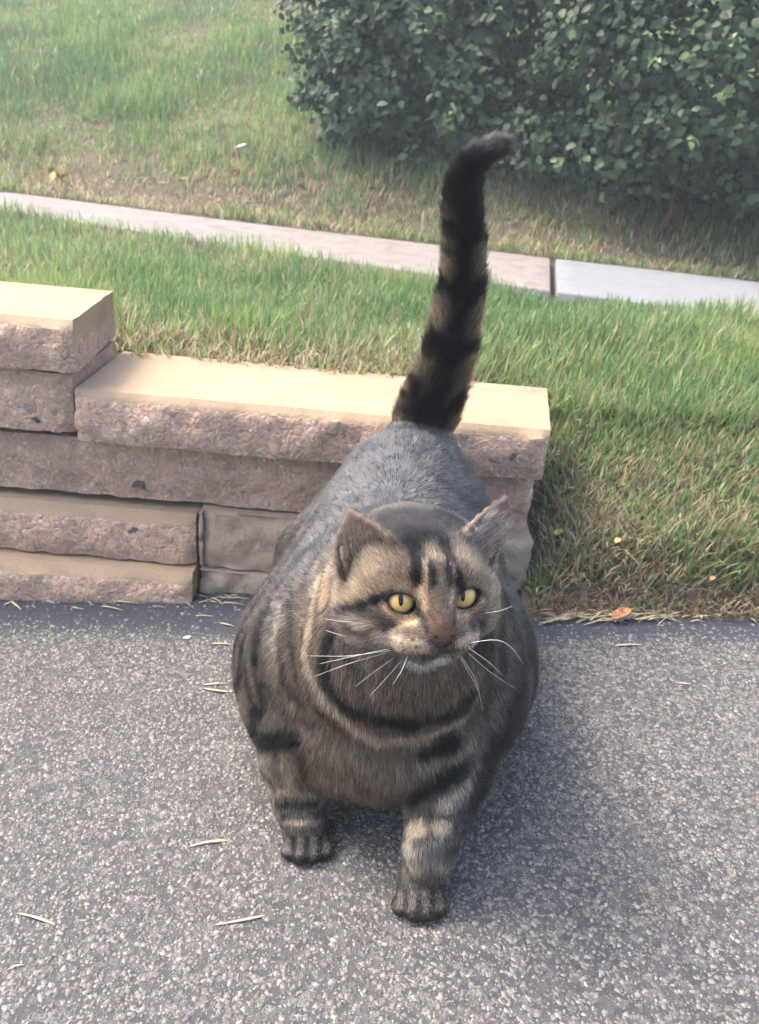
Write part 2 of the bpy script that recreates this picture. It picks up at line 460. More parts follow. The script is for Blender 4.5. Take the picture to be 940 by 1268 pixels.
# mortared patch and the plain concrete pieces
m = Mat('mortar_patch', rough=0.92, spec=0.2); v = m.obj()
c = m.mix(m.ramp(m.noise(v, 13.0, 5, 0.6), [(0.3, 0.0), (0.7, 1.0)]), (0.40, 0.30, 0.225), (0.25, 0.175, 0.13))
c = m.mix(m.ramp(m.noise(v, 26.0, 4, dist=1.5), [(0.60, 0.0), (0.72, 0.7)]), c, (0.45, 0.42, 0.39))
c = m.mix(m.ramp(m.noise(v, 300.0, 3), [(0.5, 0.0), (0.8, 0.6)]), c, (0.13, 0.11, 0.10))
m.color(c); m.bump(m.noise(v, 70.0, 6, 0.65), 0.7, 0.005)
PATCH = m.m
m = Mat('grey_mortar', rough=0.92, spec=0.2); v = m.obj()
c = m.mix(m.noise(v, 30.0, 5), (0.19, 0.155, 0.12), (0.33, 0.275, 0.22))
m.color(c); m.bump(m.noise(v, 120.0, 5, 0.65), 0.8, 0.004)
MORTAR = m.m
block('mortar_patch', wall, xd + 0.008, xc_end - 0.004, 0.018, zC0 - 0.004, YD + 0.008, 0.15, 13, rough=0.004, chamfer=0.001, mat=PATCH, tan_top=False, label='smooth brown grey patch with a cracked surface')
block('mortar_joint', wall, xd + 0.004, xc_end + 0.006, -0.05, 0.015, YD + 0.001, 0.13, 14, rough=0.006, chamfer=0.003, mat=MORTAR, tan_top=False, label='pale grey strip of rough mortar at the foot')
block('mortar_joint', wall, xd + 0.004, xd + 0.011, 0.016, zC0 - 0.004, YD - 0.001, 0.1, 18, rough=0.006, chamfer=0.002, mat=MORTAR, tan_top=False, step=0.004)
xa = float(at_y(622, 690, YD)[0]); xb = float(at_y(655, 690, YD)[0])
block('footing_stone', wall, xa - 0.02, xb, 0.02, zy(640, 672, YD - 0.018), YD - 0.018, 0.10, 17, rough=0.008, chamfer=0.006, mat=MORTAR, tan_top=False, label='pale broken concrete chunk at the right foot')

# ------------------------------------------------------------------ grass
def leaf_mat(name, trans=0.35, rough=0.5, spec=0.35, attr=True, colr=None, rnd=0.0):
    m = Mat(name, rough=rough, spec=spec)
    c = m.attr('col') if attr else colr
    if rnd:
        oi = m.new('ShaderNodeObjectInfo')
        hs = m.new('ShaderNodeHueSaturation')
        m.l.new(m.math('ADD', m.math('MULTIPLY', oi.outputs['Random'], rnd), 1 - rnd / 2), hs.inputs['Value'])
        m.set(hs.inputs['Color'], c); c = hs.outputs['Color']
    m.color(c)
    tr = m.new('ShaderNodeBsdfTranslucent'); m.set(tr.inputs['Color'], c)
    mx = m.new('ShaderNodeMixShader'); mx.inputs['Fac'].default_value = trans
    m.l.new(m.b.outputs[0], mx.inputs[1]); m.l.new(tr.outputs[0], mx.inputs[2])
    m.l.new(mx.outputs[0], m.n['Material Output'].inputs['Surface'])
    return m.m

def blades(x, y, length, width, colors, lean=0.5, segs=3, zoff=-0.004, flat=None):
    n = len(x); z = lawn_z(x, y) + zoff
    az = rng.uniform(0, 2 * np.pi, n)
    ln = np.abs(rng.normal(0, lean, n)) + 0.08
    if flat is not None: ln = ln + flat
    curl = rng.uniform(0.1, 0.9, n)
    dx, dy = np.cos(az), np.sin(az)
    wa = az + np.pi / 2 + rng.normal(0, 0.5, n); wx, wy = np.cos(wa), np.sin(wa)
    pts = []
    px, py, pz = x.copy(), y.copy(), z.copy()
    ang = ln * 0.5
    for k in range(segs + 1):
        pts.append((px.copy(), py.copy(), pz.copy()))
        st = length / segs
        px += dx * np.sin(ang) * st; py += dy * np.sin(ang) * st; pz += np.cos(ang) * st
        ang = np.minimum(ang + ln * curl / segs * 1.6, 1.9)
    V = []; prof = [0.75, 1.0, 0.72, 0.0] if segs == 3 else [0.85, 0.9, 0.0]
    for k, (a, b, c_) in enumerate(pts[:-1]):
        w = width * prof[k] * 0.5
        V.append(np.stack([a - wx * w, b - wy * w, c_], -1)); V.append(np.stack([a + wx * w, b + wy * w, c_], -1))
    V.append(np.stack(pts[-1], -1))
    NV = 2 * segs + 1
    V = np.stack(V, 1).reshape(-1, 3)
    o = (np.arange(n) * NV)[:, None]
    Q = np.concatenate([np.stack([o[:, 0] + 2 * k, o[:, 0] + 2 * k + 1, o[:, 0] + 2 * k + 3, o[:, 0] + 2 * k + 2], -1) for k in range(segs - 1)])
    T = np.stack([o[:, 0] + 2 * segs - 2, o[:, 0] + 2 * segs - 1, o[:, 0] + 2 * segs], -1)
    C = np.repeat(colors, NV, 0)
    return np_mesh('grass', V, [Q, T], C)

def in_view(x, y, z, margin=60, wide=900):
    P = project(np.stack([x, y, z], -1))
    return (P[:, 2] > 0.1) & (P[:, 0] > -wide) & (P[:, 0] < 940 + wide) & (rng.uniform(0, 1, len(x)) < np.where((P[:, 0] > -margin) & (P[:, 0] < 940 + margin), 1.0, 0.4)) & (P[:, 1] > -margin - 60) & (P[:, 1] < 1268 + margin)

GREEN = np.array([0.185, 0.28, 0.100]); DEEP = np.array([0.100, 0.19, 0.075]); LIME = np.array([0.285, 0.35, 0.120]); STRAW = np.array([0.46, 0.38, 0.25]); BROWN = np.array([0.23, 0.17, 0.095])
def grass_cols(n, x, y, dry):
    t = np.clip(rng.normal(0.5, 0.28, n) + 0.48 * noise2(x, y, 3.5, 21) + 0.28 * noise2(x, y, 1.1, 22) + 0.25 * noise2(x, y, 9.0, 23), 0, 1)[:, None]
    c = np.where(t < 0.5, DEEP * (1 - t * 2) + GREEN * t * 2, GREEN * (2 - t * 2) + LIME * (t * 2 - 1))
    k = rng.uniform(0, 1, n) < dry
    d = STRAW * rng.uniform(0.5, 1.15, (n, 1)); d = np.where(rng.uniform(0, 1, (n, 1)) < 0.3, BROWN * rng.uniform(0.7, 1.3, (n, 1)), d)
    return np.where(k[:, None], d, c)
GRASS = leaf_mat('grass_blade', trans=0.45, rough=0.42, spec=0.4)

# the strip between wall and sidewalk, and the bank at the end of the wall
x = np.concatenate([rng.uniform(-3.4, 2.9, 150000), rng.uniform(-0.75, 1.1, 62000), rng.uniform(0.2, 1.05, 32000)])
y = np.concatenate([rng.uniform(0.985, 4.2, 150000), rng.uniform(0.985, 2.0, 62000), rng.uniform(0.982, 1.35, 32000)])
nr = walk_near(x)
ok = (y < nr + 0.012) & ((x > 0.222) & (y > 0.988) | (y > 1.235)) & ~((x < -0.40) & (y < 1.26))
x, y = x[ok], y[ok]; k = in_view(x, y, lawn_z(x, y)); x, y = x[k], y[k]
# dry patches: along the cap, on the low bank beside the wall
d_cap = np.exp(-((y - 1.27) / 0.10) ** 2) * (x < 0.25) * np.clip(0.55 + 0.8 * noise2(x, y, 5, 31), 0, 1)
d_bank = (x > 0.2) * (1 - sstep(1.10, 1.45, y)) * np.clip(0.62 + 0.75 * noise2(x, y, 6, 32), 0.05, 1)
verge = (x > 0.2) * (1 - sstep(1.0, 1.022, y + 0.008 * np.sin(x * 37)))
dry = np.clip(0.9 * verge + 0.05 + 0.8 * d_cap + 0.75 * d_bank + 0.25 * np.maximum(noise2(x, y, 4, 33), 0), 0, 0.92)
# thin out bare earth beside the wall end
bare = (x > 0.2) * np.exp(-((x - 0.235) / 0.035) ** 2) * (y < 1.25) * sstep(1.02, 1.08, y) * 0.92
thin = (x > 0.2) * (1 - sstep(1.0, 1.25, y)) * 0.25
k = rng.uniform(0, 1, len(x)) > np.maximum(bare, thin); x, y, dry, verge = x[k], y[k], dry[k], verge[k]
L = rng.uniform(0.024, 0.078, len(x)) * (0.85 + 0.45 * noise2(x, y, 5, 34)) * np.where((y < 1.3), 0.72, 1.0)
L = np.maximum(L, 0.016) * (1 - 0.5 * verge[:len(L)])
W = rng.uniform(0.0016, 0.0044, len(x))
o = link('grass', blades(x, y, L, W, grass_cols(len(x), x, y, dry), lean=0.62, flat=dry * 0.5), GRASS)
tag(o, 'green grass strip between the wall and the sidewalk', 'grass', kind='stuff')

# hillside lawn beyond the sidewalk
n = 360000
x = rng.uniform(-6.5, 4.8, n); d = rng.uniform(0, 1, n) ** 1.35 * 6.0 ; y = walk_far(x) + 0.01 + d
k = in_view(x, y, lawn_z(x, y), 40); x, y, d = x[k], y[k], d[k]
strip = np.exp(-((d - 0.15 - 0.08 * noise2(x, y, 2.0, 41)) / np.where(x < 0, 0.26, 0.17)) ** 2)
strip = strip * np.clip(0.75 + 0.6 * noise2(x, y, 4, 42), 0.2, 1)
dry = np.clip(0.03 + 0.9 * strip + 0.12 * np.maximum(noise2(x, y, 2.5, 43), 0), 0, 0.93)
k = rng.uniform(0, 1, len(x)) > 0.6 * strip; x, y, d, dry, strip = x[k], y[k], d[k], dry[k], strip[k]
L = rng.uniform(0.035, 0.095, len(x)) * (0.95 + 0.7 * noise2(x, y, 2.4, 44) + 0.35 * noise2(x, y, 7.0, 45)) * (1 - 0.5 * strip)
L = np.maximum(L, 0.015); W = rng.uniform(0.003, 0.0065, len(x)) * (1 + 0.12 * d)
o = link('grass', blades(x, y, L, W, grass_cols(len(x), x, y, dry), lean=0.6, segs=2, flat=dry * 0.5), GRASS)
tag(o, 'shaggy lawn grass on the slope beyond the sidewalk with a dry edge', 'grass', kind='stuff')
# ------------------------------------------------------------------ shrubs
def leaf_mesh(name, L, W, fold=0.25, droop=0.2):
    t = np.array([0.0, 0.18, 0.45, 0.75, 1.0]); w = np.array([0.08, 0.62, 1.0, 0.7, 0.0]) * W * 0.5
    V = [(0, -0.18 * L, 0)]
    V = []
    for a, b in zip(t, w):
        z = -droop * L * a * a
        V += [(-b, a * L, z + fold * b), (0, a * L, z), (b, a * L, z + fold * b)]
    V = np.array(V); Q = []
    for k in range(4):
        i = 3 * k
        Q += [(i, i + 1, i + 4, i + 3), (i + 1, i + 2, i + 5, i + 4)]
    return V, np.array(Q)
def frames(nrm, roll):
    """rotation matrices whose z is nrm and whose y is a drooping, randomly rolled tangent"""
    nrm = nrm / np.linalg.norm(nrm, axis=1, keepdims=True)
    ref = np.stack([np.cos(roll), np.sin(roll), -0.5 + 0 * roll], -1)
    yv = ref - nrm * (ref * nrm).sum(1, keepdims=True); yv /= np.linalg.norm(yv, axis=1, keepdims=True)
    xv = np.cross(yv, nrm)
    return np.stack([xv, yv, nrm], -1)
LEAF_DARK = leaf_mat('shrub_leaf', trans=0.22, rough=0.5, spec=0.22)
LEAF_OBJ = leaf_mat('shrub_leaf_single', trans=0.22, rough=0.5, spec=0.22, attr=False, colr=(0.030, 0.060, 0.030), rnd=0.8)
LEAF_NEW = leaf_mat('shrub_leaf_young', trans=0.4, rough=0.4, spec=0.4, attr=False, colr=(0.13, 0.20, 0.07), rnd=0.6)
m = Mat('shrub_stem', rough=0.8, spec=0.2); m.color(m.mix(m.noise(m.obj(), 60.0, 4), (0.055, 0.028, 0.023), (0.10, 0.055, 0.045))); STEM = m.m

def tube_arrays(paths, radii, sides=6):
    Vs, Qs, off = [], [], 0
    for P, r in zip(paths, radii):
        P = np.asarray(P, float); n = len(P); r = np.broadcast_to(np.asarray(r, float), (n,))
        T = np.gradient(P, axis=0); T /= np.linalg.norm(T, axis=1, keepdims=True) + 1e-9
        ref = np.array([0.31, 0.17, 0.93]) if abs(T[0, 2]) < 0.8 else np.array([1.0, 0.2, 0.1])
        A = np.cross(T, ref); A /= np.linalg.norm(A, axis=1, keepdims=True); B = np.cross(T, A)
        a = np.arange(sides) / sides * 2 * np.pi
        V = P[:, None] + r[:, None, None] * (np.cos(a)[None, :, None] * A[:, None] + np.sin(a)[None, :, None] * B[:, None])
        Vs.append(V.reshape(-1, 3))
        i = np.arange(n - 1)[:, None] * sides + np.arange(sides)[None]; j = np.arange(n - 1)[:, None] * sides + (np.arange(sides)[None] + 1) % sides
        Qs.append(np.stack([i, j, j + sides, i + sides], -1).reshape(-1, 4) + off); off += n * sides
    return np.concatenate(Vs), np.concatenate(Qs)

LV, LQ = leaf_mesh('leaf', 0.035, 0.025)
LEAF_ME = np_mesh('leaf', LV, [LQ]); LEAF_ME.materials.append(LEAF_OBJ); LEAF_ME.shade_smooth()
YV, YQ = leaf_mesh('young_leaf', 0.026, 0.017, fold=0.5)
YOUNG_ME = np_mesh('young_leaf', YV, [YQ]); YOUNG_ME.materials.append(LEAF_NEW); YOUNG_ME.shade_smooth()

def shrub(base, lobes, label, n, young, seed, stems):
    r_ = np.random.default_rng(seed)
    root = empty('shrub', base); tag(root, label, 'shrub', 'leafy shrubs beyond the sidewalk')
    base = np.array(base)
    w = np.array([l[3] * l[4] for l in lobes]); w = w / w.sum()
    k = r_.choice(len(lobes), n, p=w)
    Lb = np.array(lobes)[k]
    u = r_.normal(0, 1, (n, 3)); u /= np.linalg.norm(u, axis=1, keepdims=True)
    rad = np.where(r_.uniform(0, 1, n) < 0.3, r_.uniform(0.35, 0.75, n), r_.uniform(0.74, 1.04, n))
    P = Lb[:, :3] + u * Lb[:, 3:6] * rad[:, None]
    # sprays: leaves gather in clumps with gaps between them
    clump = fbm(P * 7.0, 2, seed) + 0.4 * noise3(P * 16, seed + 3)
    keep = ((clump > -0.25) | (rad < 0.76)) & (P[:, 2] > lawn_z(P[:, 0], P[:, 1]) + 0.05)
    # only the shell: drop leaves deep within another lobe
    for l in lobes:
        q = (P - np.array(l[:3])) / np.array(l[3:6]); keep &= (q ** 2).sum(1) > 0.10
    P, u = P[keep], u[keep]; n = len(P)
    P = P + u * (0.10 * clump[keep])[:, None]
    nrm = u * 0.75 + np.array([0, -0.25, 0.55]) + r_.normal(0, 0.42, (n, 3))
    M = frames(nrm, r_.uniform(0, 2 * np.pi, n)); S = r_.uniform(0.6, 1.15, n)
    pr = project(P); d = pr[:, 2]
    vis = (pr[:, 0] > -10) & (pr[:, 0] < 950) & (pr[:, 1] > -10)
    # nearest to the eye in its own neighbourhood = shows largest
    cell = (np.floor(pr[:, 0] / 24) * 1000 + np.floor(pr[:, 1] / 20)).astype(np.int64)
    order = np.argsort(d); _, first = np.unique(cell[order], return_index=True)
    front = order[first]; front = front[vis[front]]
    front = front[np.argsort(-S[front] / d[front])][:300]
    single = np.zeros(n, bool); single[front] = True
    for i in np.nonzero(single)[0]:
        o = bpy.data.objects.new('leaf', LEAF_ME); o.parent = root; col.objects.link(o)
        mt = Matrix(M[i].tolist()).to_4x4(); mt = Matrix.Translation(P[i] - base) @ mt @ Matrix.Scale(S[i], 4)
        o.matrix_local = mt
    rest = np.nonzero(~single)[0]
    V = np.einsum('nij,vj->nvi', M[rest], LV) * S[rest][:, None, None] + (P[rest] - base)[:, None]
    Q = (LQ[None] + (np.arange(len(rest)) * len(LV))[:, None, None]).reshape(-1, 4)
    c = np.array([0.030, 0.060, 0.030]) * r_.uniform(0.6, 1.4, (len(rest), 1)) * np.where(r_.uniform(0, 1, (len(rest), 1)) < 0.15, np.array([1.35, 1.15, 0.8]), 1)
    o = link('foliage', np_mesh('foliage', V.reshape(-1, 3), [Q], np.repeat(c, len(LV), 0)), LEAF_DARK, root); o['kind'] = 'stuff'
    # pale young shoots at twig ends
    for (px, py) in young:
        q = ((pr[:, 0] - px) / 14) ** 2 + ((pr[:, 1] - py) / 14) ** 2
        near = np.nonzero(q < 1.5)[0]
        i = near[np.argmin(d[near])] if len(near) else int(np.argmin(q))
        c0 = P[i] + np.array([0, -0.03, 0.01])
        for t in range(r_.integers(3, 6)):
            o = bpy.data.objects.new('young_leaf', YOUNG_ME); o.parent = root; col.objects.link(o)
            mm = frames(np.array([[r_.normal(0, .5), -0.5 + r_.normal(0, .4), 0.7]]), np.array([r_.uniform(0, 6.28)]))[0]
            o.matrix_local = Matrix.Translation(c0 - base + r_.normal(0, 0.010, 3)) @ Matrix(mm.tolist()).to_4x4() @ Matrix.Scale(r_.uniform(0.7, 1.2), 4)
    # woody stems
    for (a, b) in stems:
        a, b = np.array(a), np.array(b); t = np.linspace(0, 1, 9)[:, None]
        pth = a * (1 - t) + b * t + np.concatenate([np.zeros((1, 3)), np.cumsum(r_.normal(0, 0.012, (8, 3)), 0)])
        V, Q = tube_arrays([pth - base], [np.linspace(0.016, 0.006, 9)], 7)
        link('stem', np_mesh('stem', V, [Q]), STEM, root)
    return root

def lobe(px, py, y, rx, ry, rz):
    p = at_y(px, py, y); return (p[0], p[1], p[2], rx, ry, rz)
A = [lobe(510, 60, 3.55, 0.46, 0.36, 0.34), lobe(430, 20, 3.62, 0.28, 0.30, 0.30), lobe(470, 120, 3.50, 0.28, 0.28, 0.20), lobe(590, 130, 3.45, 0.26, 0.28, 0.22),
     lobe(560, -80, 3.75, 0.52, 0.40, 0.36), lobe(410, 100, 3.6, 0.16, 0.2, 0.18), lobe(610, 30, 3.5, 0.20, 0.3, 0.3)]
B = [lobe(780, 80, 3.15, 0.30, 0.34, 0.30), lobe(900, 90, 3.0, 0.36, 0.36, 0.34), lobe(820, 170, 3.05, 0.30, 0.28, 0.20), lobe(700, 160, 3.2, 0.20, 0.24, 0.20),
     lobe(740, -60, 3.3, 0.40, 0.4, 0.34), lobe(930, 200, 2.95, 0.26, 0.28, 0.18), lobe(1060, 60, 2.95, 0.5, 0.45, 0.5), lobe(690, 70, 3.3, 0.14, 0.2, 0.2), lobe(900, -100, 3.2, 0.6, 0.4, 0.36)]
def gp(px, py, y):
    p = at_y(px, py, y); return (float(p[0]), float(p[1]), float(lawn_z(p[0], p[1])))
baseA = gp(520, 180, 3.62); baseB = gp(830, 240, 3.2)
shrub(baseA, A, 'rounded dark green shrub on the slope directly behind the tip of the tail', 22000, [(548, 25), (650, 100), (545, 165), (515, 55), (560, 150), (405, 45)], 11,
      [(baseA, tuple(at_y(540, 40, 3.6))), (baseA, tuple(at_y(450, 60, 3.65))), (baseA, tuple(at_y(600, 60, 3.6)))])
shrub(baseB, B, 'wider dark green shrub at the right with reddish stems and pale young shoots', 29000, [(653, 103), (712, 93), (790, 88), (812, 85), (915, 63), (935, 97), (900, 137), (846, 190), (703, 60), (826, 42), (872, 120), (680, 190)], 12,
      [(baseB, tuple(at_y(750, 60, 3.12))), (baseB, tuple(at_y(742, 110, 3.05))), (baseB, tuple(at_y(860, 60, 3.1))), (gp(826, 245, 3.0), tuple(at_y(845, 190, 2.95))), (baseB, tuple(at_y(700, 60, 3.25)))])
# ------------------------------------------------------------------ cat: implicit body
CAT_Y = 0.70
XL_ = np.array([math.cos(ROLL), 0, math.sin(ROLL)]); YL_ = np.array([0, 1.0, 0]); ZL_ = np.array([-math.sin(ROLL), 0, math.cos(ROLL)])
CAT_B = np.stack([XL_, YL_, ZL_], 1)            # local -> world
CAT_O = np.array([0, CAT_Y, 0])
def to_local(p): return (np.asarray(p) - CAT_O) @ CAT_B
def to_world(p): return np.asarray(p) @ CAT_B.T + CAT_O
def pl(px, py, y): return to_local(at_y(px, py, y))
def px_m(n, p): return n * float((to_world(p) - CAM) @ F) / FPX

VOX = 0.0017
G0 = np.array([-0.20, -0.29, -0.006]); G1 = np.array([0.20, 0.36, 0.64])
GN = np.ceil((G1 - G0) / VOX).astype(int)
field = np.full(GN, 0.03, np.float32)
gx = [(G0[k] + np.arange(GN[k]) * VOX).astype(np.float32) for k in range(3)]
def region(lo, hi):
    a = np.clip(np.floor((np.asarray(lo) - G0) / VOX).astype(int), 0, GN - 1); b = np.clip(np.ceil((np.asarray(hi) - G0) / VOX).astype(int) + 1, 1, GN)
    sl = tuple(slice(a[k], b[k]) for k in range(3))
    P = [gx[0][sl[0]][:, None, None], gx[1][sl[1]][None, :, None], gx[2][sl[2]][None, None, :]]
    return sl, P
def blend(sl, d, k, op='add'):
    f = field[sl]
    if op == 'add':
        h = np.maximum(k - np.abs(f - d), 0) / k; field[sl] = np.minimum(f, d) - h * h * k * 0.25
    else:
        d = -d; h = np.maximum(k - np.abs(f - d), 0) / k; field[sl] = np.maximum(f, d) + h * h * k * 0.25
def ell(c, r, k=0.02, B=None, op='add'):
    c = np.asarray(c, np.float32); r = np.asarray(r, np.float32); m = max(r) + k + 0.012
    sl, P = region(c - m, c + m)
    X, Y, Z = P[0] - c[0], P[1] - c[1], P[2] - c[2]
    if B is not None:
        B = np.asarray(B, np.float32)
        X, Y, Z = (X * B[0, j] + Y * B[1, j] + Z * B[2, j] for j in range(3))
    k0 = np.sqrt((X / r[0]) ** 2 + (Y / r[1]) ** 2 + (Z / r[2]) ** 2)
    k1 = np.sqrt((X / r[0] ** 2) ** 2 + (Y / r[1] ** 2) ** 2 + (Z / r[2] ** 2) ** 2) + 1e-9
    blend(sl, k0 * (k0 - 1.0) / k1, k, op)
def cap(a, b, ra, rb, k=0.015, op='add'):
    a = np.asarray(a, np.float32); b = np.asarray(b, np.float32); m = max(ra, rb) + k + 0.01
    sl, P = region(np.minimum(a, b) - m, np.maximum(a, b) + m)
    d = b - a; L2 = float(d @ d) + 1e-12
    X, Y, Z = P[0] - a[0], P[1] - a[1], P[2] - a[2]
    t = np.clip((X * d[0] + Y * d[1] + Z * d[2]) / L2, 0, 1)
    D = np.sqrt((X - t * d[0]) ** 2 + (Y - t * d[1]) ** 2 + (Z - t * d[2]) ** 2) - (ra + (rb - ra) * t)
    blend(sl, D, k, op)
def chain(pts, rad, k=0.015):
    for i in range(len(pts) - 1): cap(pts[i], pts[i + 1], rad[i], rad[i + 1], k if i else k * 1.4)

# torso
ell(pl(477, 812, 0.745), (0.163, 0.160, 0.122), 0.03)
ell(pl(477, 800, 0.665), (0.126, 0.105, 0.098), 0.04)
ell(pl(503, 660, 0.885), (0.100, 0.110, 0.106), 0.05)
ell(pl(486, 720, 0.81), (0.100, 0.13, 0.094), 0.06)
cap(pl(505, 592, 0.93), pl(517, 572, 0.965), 0.052, 0.038, 0.05)
# chest, breast and thick neck
ell(pl(470, 905, 0.605), (0.080, 0.062, 0.058), 0.04)
ell(pl(490, 805, 0.590), (0.079, 0.065, 0.070), 0.026)
cap(pl(508, 722, 0.60), pl(500, 728, 0.66), 0.062, 0.076, 0.05)
# front legs
def paw(c, r, yaw=0.0, lift=0.0):
    c = np.asarray(c, float); fx, fy = math.sin(yaw), -math.cos(yaw)
    f = np.array([fx, fy, 0]); s = np.array([-fy, fx, 0]) * -1.0
    s = np.array([math.cos(yaw), math.sin(yaw), 0])
    ell(c + np.array([0, 0, r * 0.66]), (r * 0.98, r * 1.02, r * 0.70), 0.012)
    for t, fw, h in ((-0.80, 0.52, 0.42), (-0.28, 0.82, 0.46), (0.28, 0.82, 0.46), (0.80, 0.52, 0.42)):
        q = c + s * r * t + f * r * fw + np.array([0, 0, r * h])
        cap(c + s * r * t * 0.8 + f * r * (fw * 0.62) + np.array([0, 0, r * (0.70 - 0.20 * abs(t))]), q, r * 0.34, r * 0.40, 0.0042)
def on_ground(px, py):
    p = to_local(at_drive(px, py)); p[2] = 0.0; return p
pawL = on_ground(381, 1050); pawR = on_ground(520, 1117)
chain([pl(372, 885, 0.655), pl(368, 945, 0.615), pl(370, 997, 0.592), pawL + np.array([-0.003, 0.006, 0.026])], [0.044, 0.0270, 0.0165, 0.0165], 0.024)
chain([pl(580, 875, 0.645), pl(556, 960, 0.59), pl(543, 1012, 0.553), pl(533, 1050, 0.525), pawR + np.array([0.003, 0.008, 0.028])], [0.047, 0.0315, 0.0200, 0.0160, 0.0168], 0.024)
paw(pawL, 0.0202, 0.05); paw(pawR, 0.0210, 0.02)
# hind legs, mostly hidden behind the belly
for sgn, yy in ((-1, 0.16), (1, 0.20)):
    hip = np.array([0.02 + sgn * 0.065, yy + 0.03, 0.13]); knee = np.array([0.02 + sgn * 0.085, yy - 0.05, 0.085])
    hock = np.array([0.02 + sgn * 0.078, yy + 0.05, 0.060]); toe = np.array([0.02 + sgn * 0.078, yy + 0.01, 0.0])
    chain([hip, knee, hock, toe + np.array([0, 0.012, 0.022])], [0.065, 0.042, 0.022, 0.019], 0.03)
    paw(toe, 0.0220)
# tail held upright, tip hooked to the right
TAIL_PX = [(510, 572, 47), (524, 525, 45), (544, 473, 40), (563, 409, 36), (574, 344, 32.5), (575, 279, 31), (571, 231, 28), (577, 203, 26), (597, 187, 22), (619, 180, 16)]
TAIL = [pl(a, b, 0.972 + 0.012 * min(i, 1)) for i, (a, b, c) in enumerate(TAIL_PX)]
TAIL_R = [max(px_m(c, p) - 0.0085, 0.008) for (a, b, c), p in zip(TAIL_PX, TAIL)]
def resample(P, R, n):
    P = np.asarray(P); d = np.concatenate([[0], np.cumsum(np.linalg.norm(np.diff(P, axis=0), axis=1))]); t = np.linspace(0, d[-1], n)
    Q = np.stack([np.interp(t, d, P[:, k]) for k in range(3)], 1); W = np.interp(t, d, R)
    for _ in range(6): Q[1:-1] = (Q[:-2] + 2 * Q[1:-1] + Q[2:]) / 4; W[1:-1] = (W[:-2] + 2 * W[1:-1] + W[2:]) / 4
    return Q, W
TAIL, TAIL_R = resample(TAIL, TAIL_R, 40)
cap(TAIL[0], TAIL[1], TAIL_R[0], TAIL_R[1], 0.03)
for i in range(1, 39): cap(TAIL[i], TAIL[i + 1], TAIL_R[i], TAIL_R[i + 1], 0.0015)

# head -------------------------------------------------------------
HEAD_C = pl(516, 724, 0.545)
yaw, tilt = math.radians(17), math.radians(15)
hf = np.array([math.sin(yaw) * math.cos(tilt), -math.cos(yaw) * math.cos(tilt), math.sin(tilt)])
hr = np.cross(np.array([0, 0, 1.0]), -hf); hr = np.cross(hf, np.array([0, 0, 1.0])) ; hr /= np.linalg.norm(hr)
if hr[0] < 0: hr = -hr
hu = np.cross(hr, hf); hu = hu if hu[2] > 0 else -hu
HROLL = math.radians(4.0)
hr, hu = hr * math.cos(HROLL) - hu * math.sin(HROLL), hu * math.cos(HROLL) + hr * math.sin(HROLL)
HB = np.stack([hr, hf, hu], 1)                  # head -> local
HS = 1.0
def hp(x, y, z): return HEAD_C + HB @ (np.array([x, y, z]) * HS)
def hell(c, r, k=0.012, op='add'): ell(hp(*c), np.array(r) * HS, k, HB, op)
def hcap(a, b, ra, rb, k=0.01, op='add'): cap(hp(*a), hp(*b), ra * HS, rb * HS, k, op)
hell((0, -0.006, 0.010), (0.051, 0.050, 0.043), 0.03)
for s_ in (-1, 1):
    hell((s_ * 0.0255, 0.012, -0.015), (0.0295, 0.032, 0.027), 0.016)       # cheek
    hell((s_ * 0.0375, -0.004, -0.016), (0.017, 0.022, 0.021), 0.016)      # jowl ruff
    hell((s_ * 0.021, 0.029, 0.015), (0.016, 0.014, 0.010), 0.012)        # brow
    hell((s_ * 0.0145, 0.0450, -0.0255), (0.0180, 0.0175, 0.0125), 0.006)  # whisker pad
hcap((0, 0.040, 0.016), (0, 0.0575, -0.0130), 0.0135, 0.0105, 0.012)      # bridge
hell((0, 0.0605, -0.0165), (0.0106, 0.0070, 0.0078), 0.004)               # nose
hell((0, 0.0440, -0.0385), (0.0170, 0.0135, 0.0085), 0.006)               # chin
hell((0, 0.02, -0.030), (0.030, 0.03, 0.018), 0.012)
# ears: outer cone with a scooped front
EARS = []
def ear(base_px, tip_px, dy_base, dy_tip, wpx, face):
    b = pl(base_px[0], base_px[1], dy_base); t = pl(tip_px[0], tip_px[1], dy_tip)
    ax = t - b; L = np.linalg.norm(ax); ax /= L
    fdir = np.asarray(face, float); fdir -= ax * (fdir @ ax); fdir /= np.linalg.norm(fdir)
    sd = np.cross(ax, fdir)
    w = px_m(wpx, b)
    n = 7
    for i in range(n):
        u0, u1 = -0.16 + 1.16 * i / n, -0.16 + 1.16 * (i + 1) / n
        for (u, v_) in ((u0, u1),):
            for s_ in np.linspace(-1, 1, 7):
                def q(u, s=s_):
                    ww = w * (1 - max(u, 0) ** 2.2)
                    return b + ax * (u * L - 0.006) + sd * ww * s + fdir * (0.40 * ww * abs(s) ** 1.8 - 0.006 * (1 - u))
                cap(q(u0), q(u1), 0.0023, 0.0019, 0.003)
    EARS.append((b, t, ax, sd, fdir, w, L))
ear((454, 684), (431, 624), 0.532, 0.545, 39, (-0.28, -1.0, 0.25))
ear((588, 682), (629, 610), 0.552, 0.580, 34, (0.55, -0.85, 0.1))
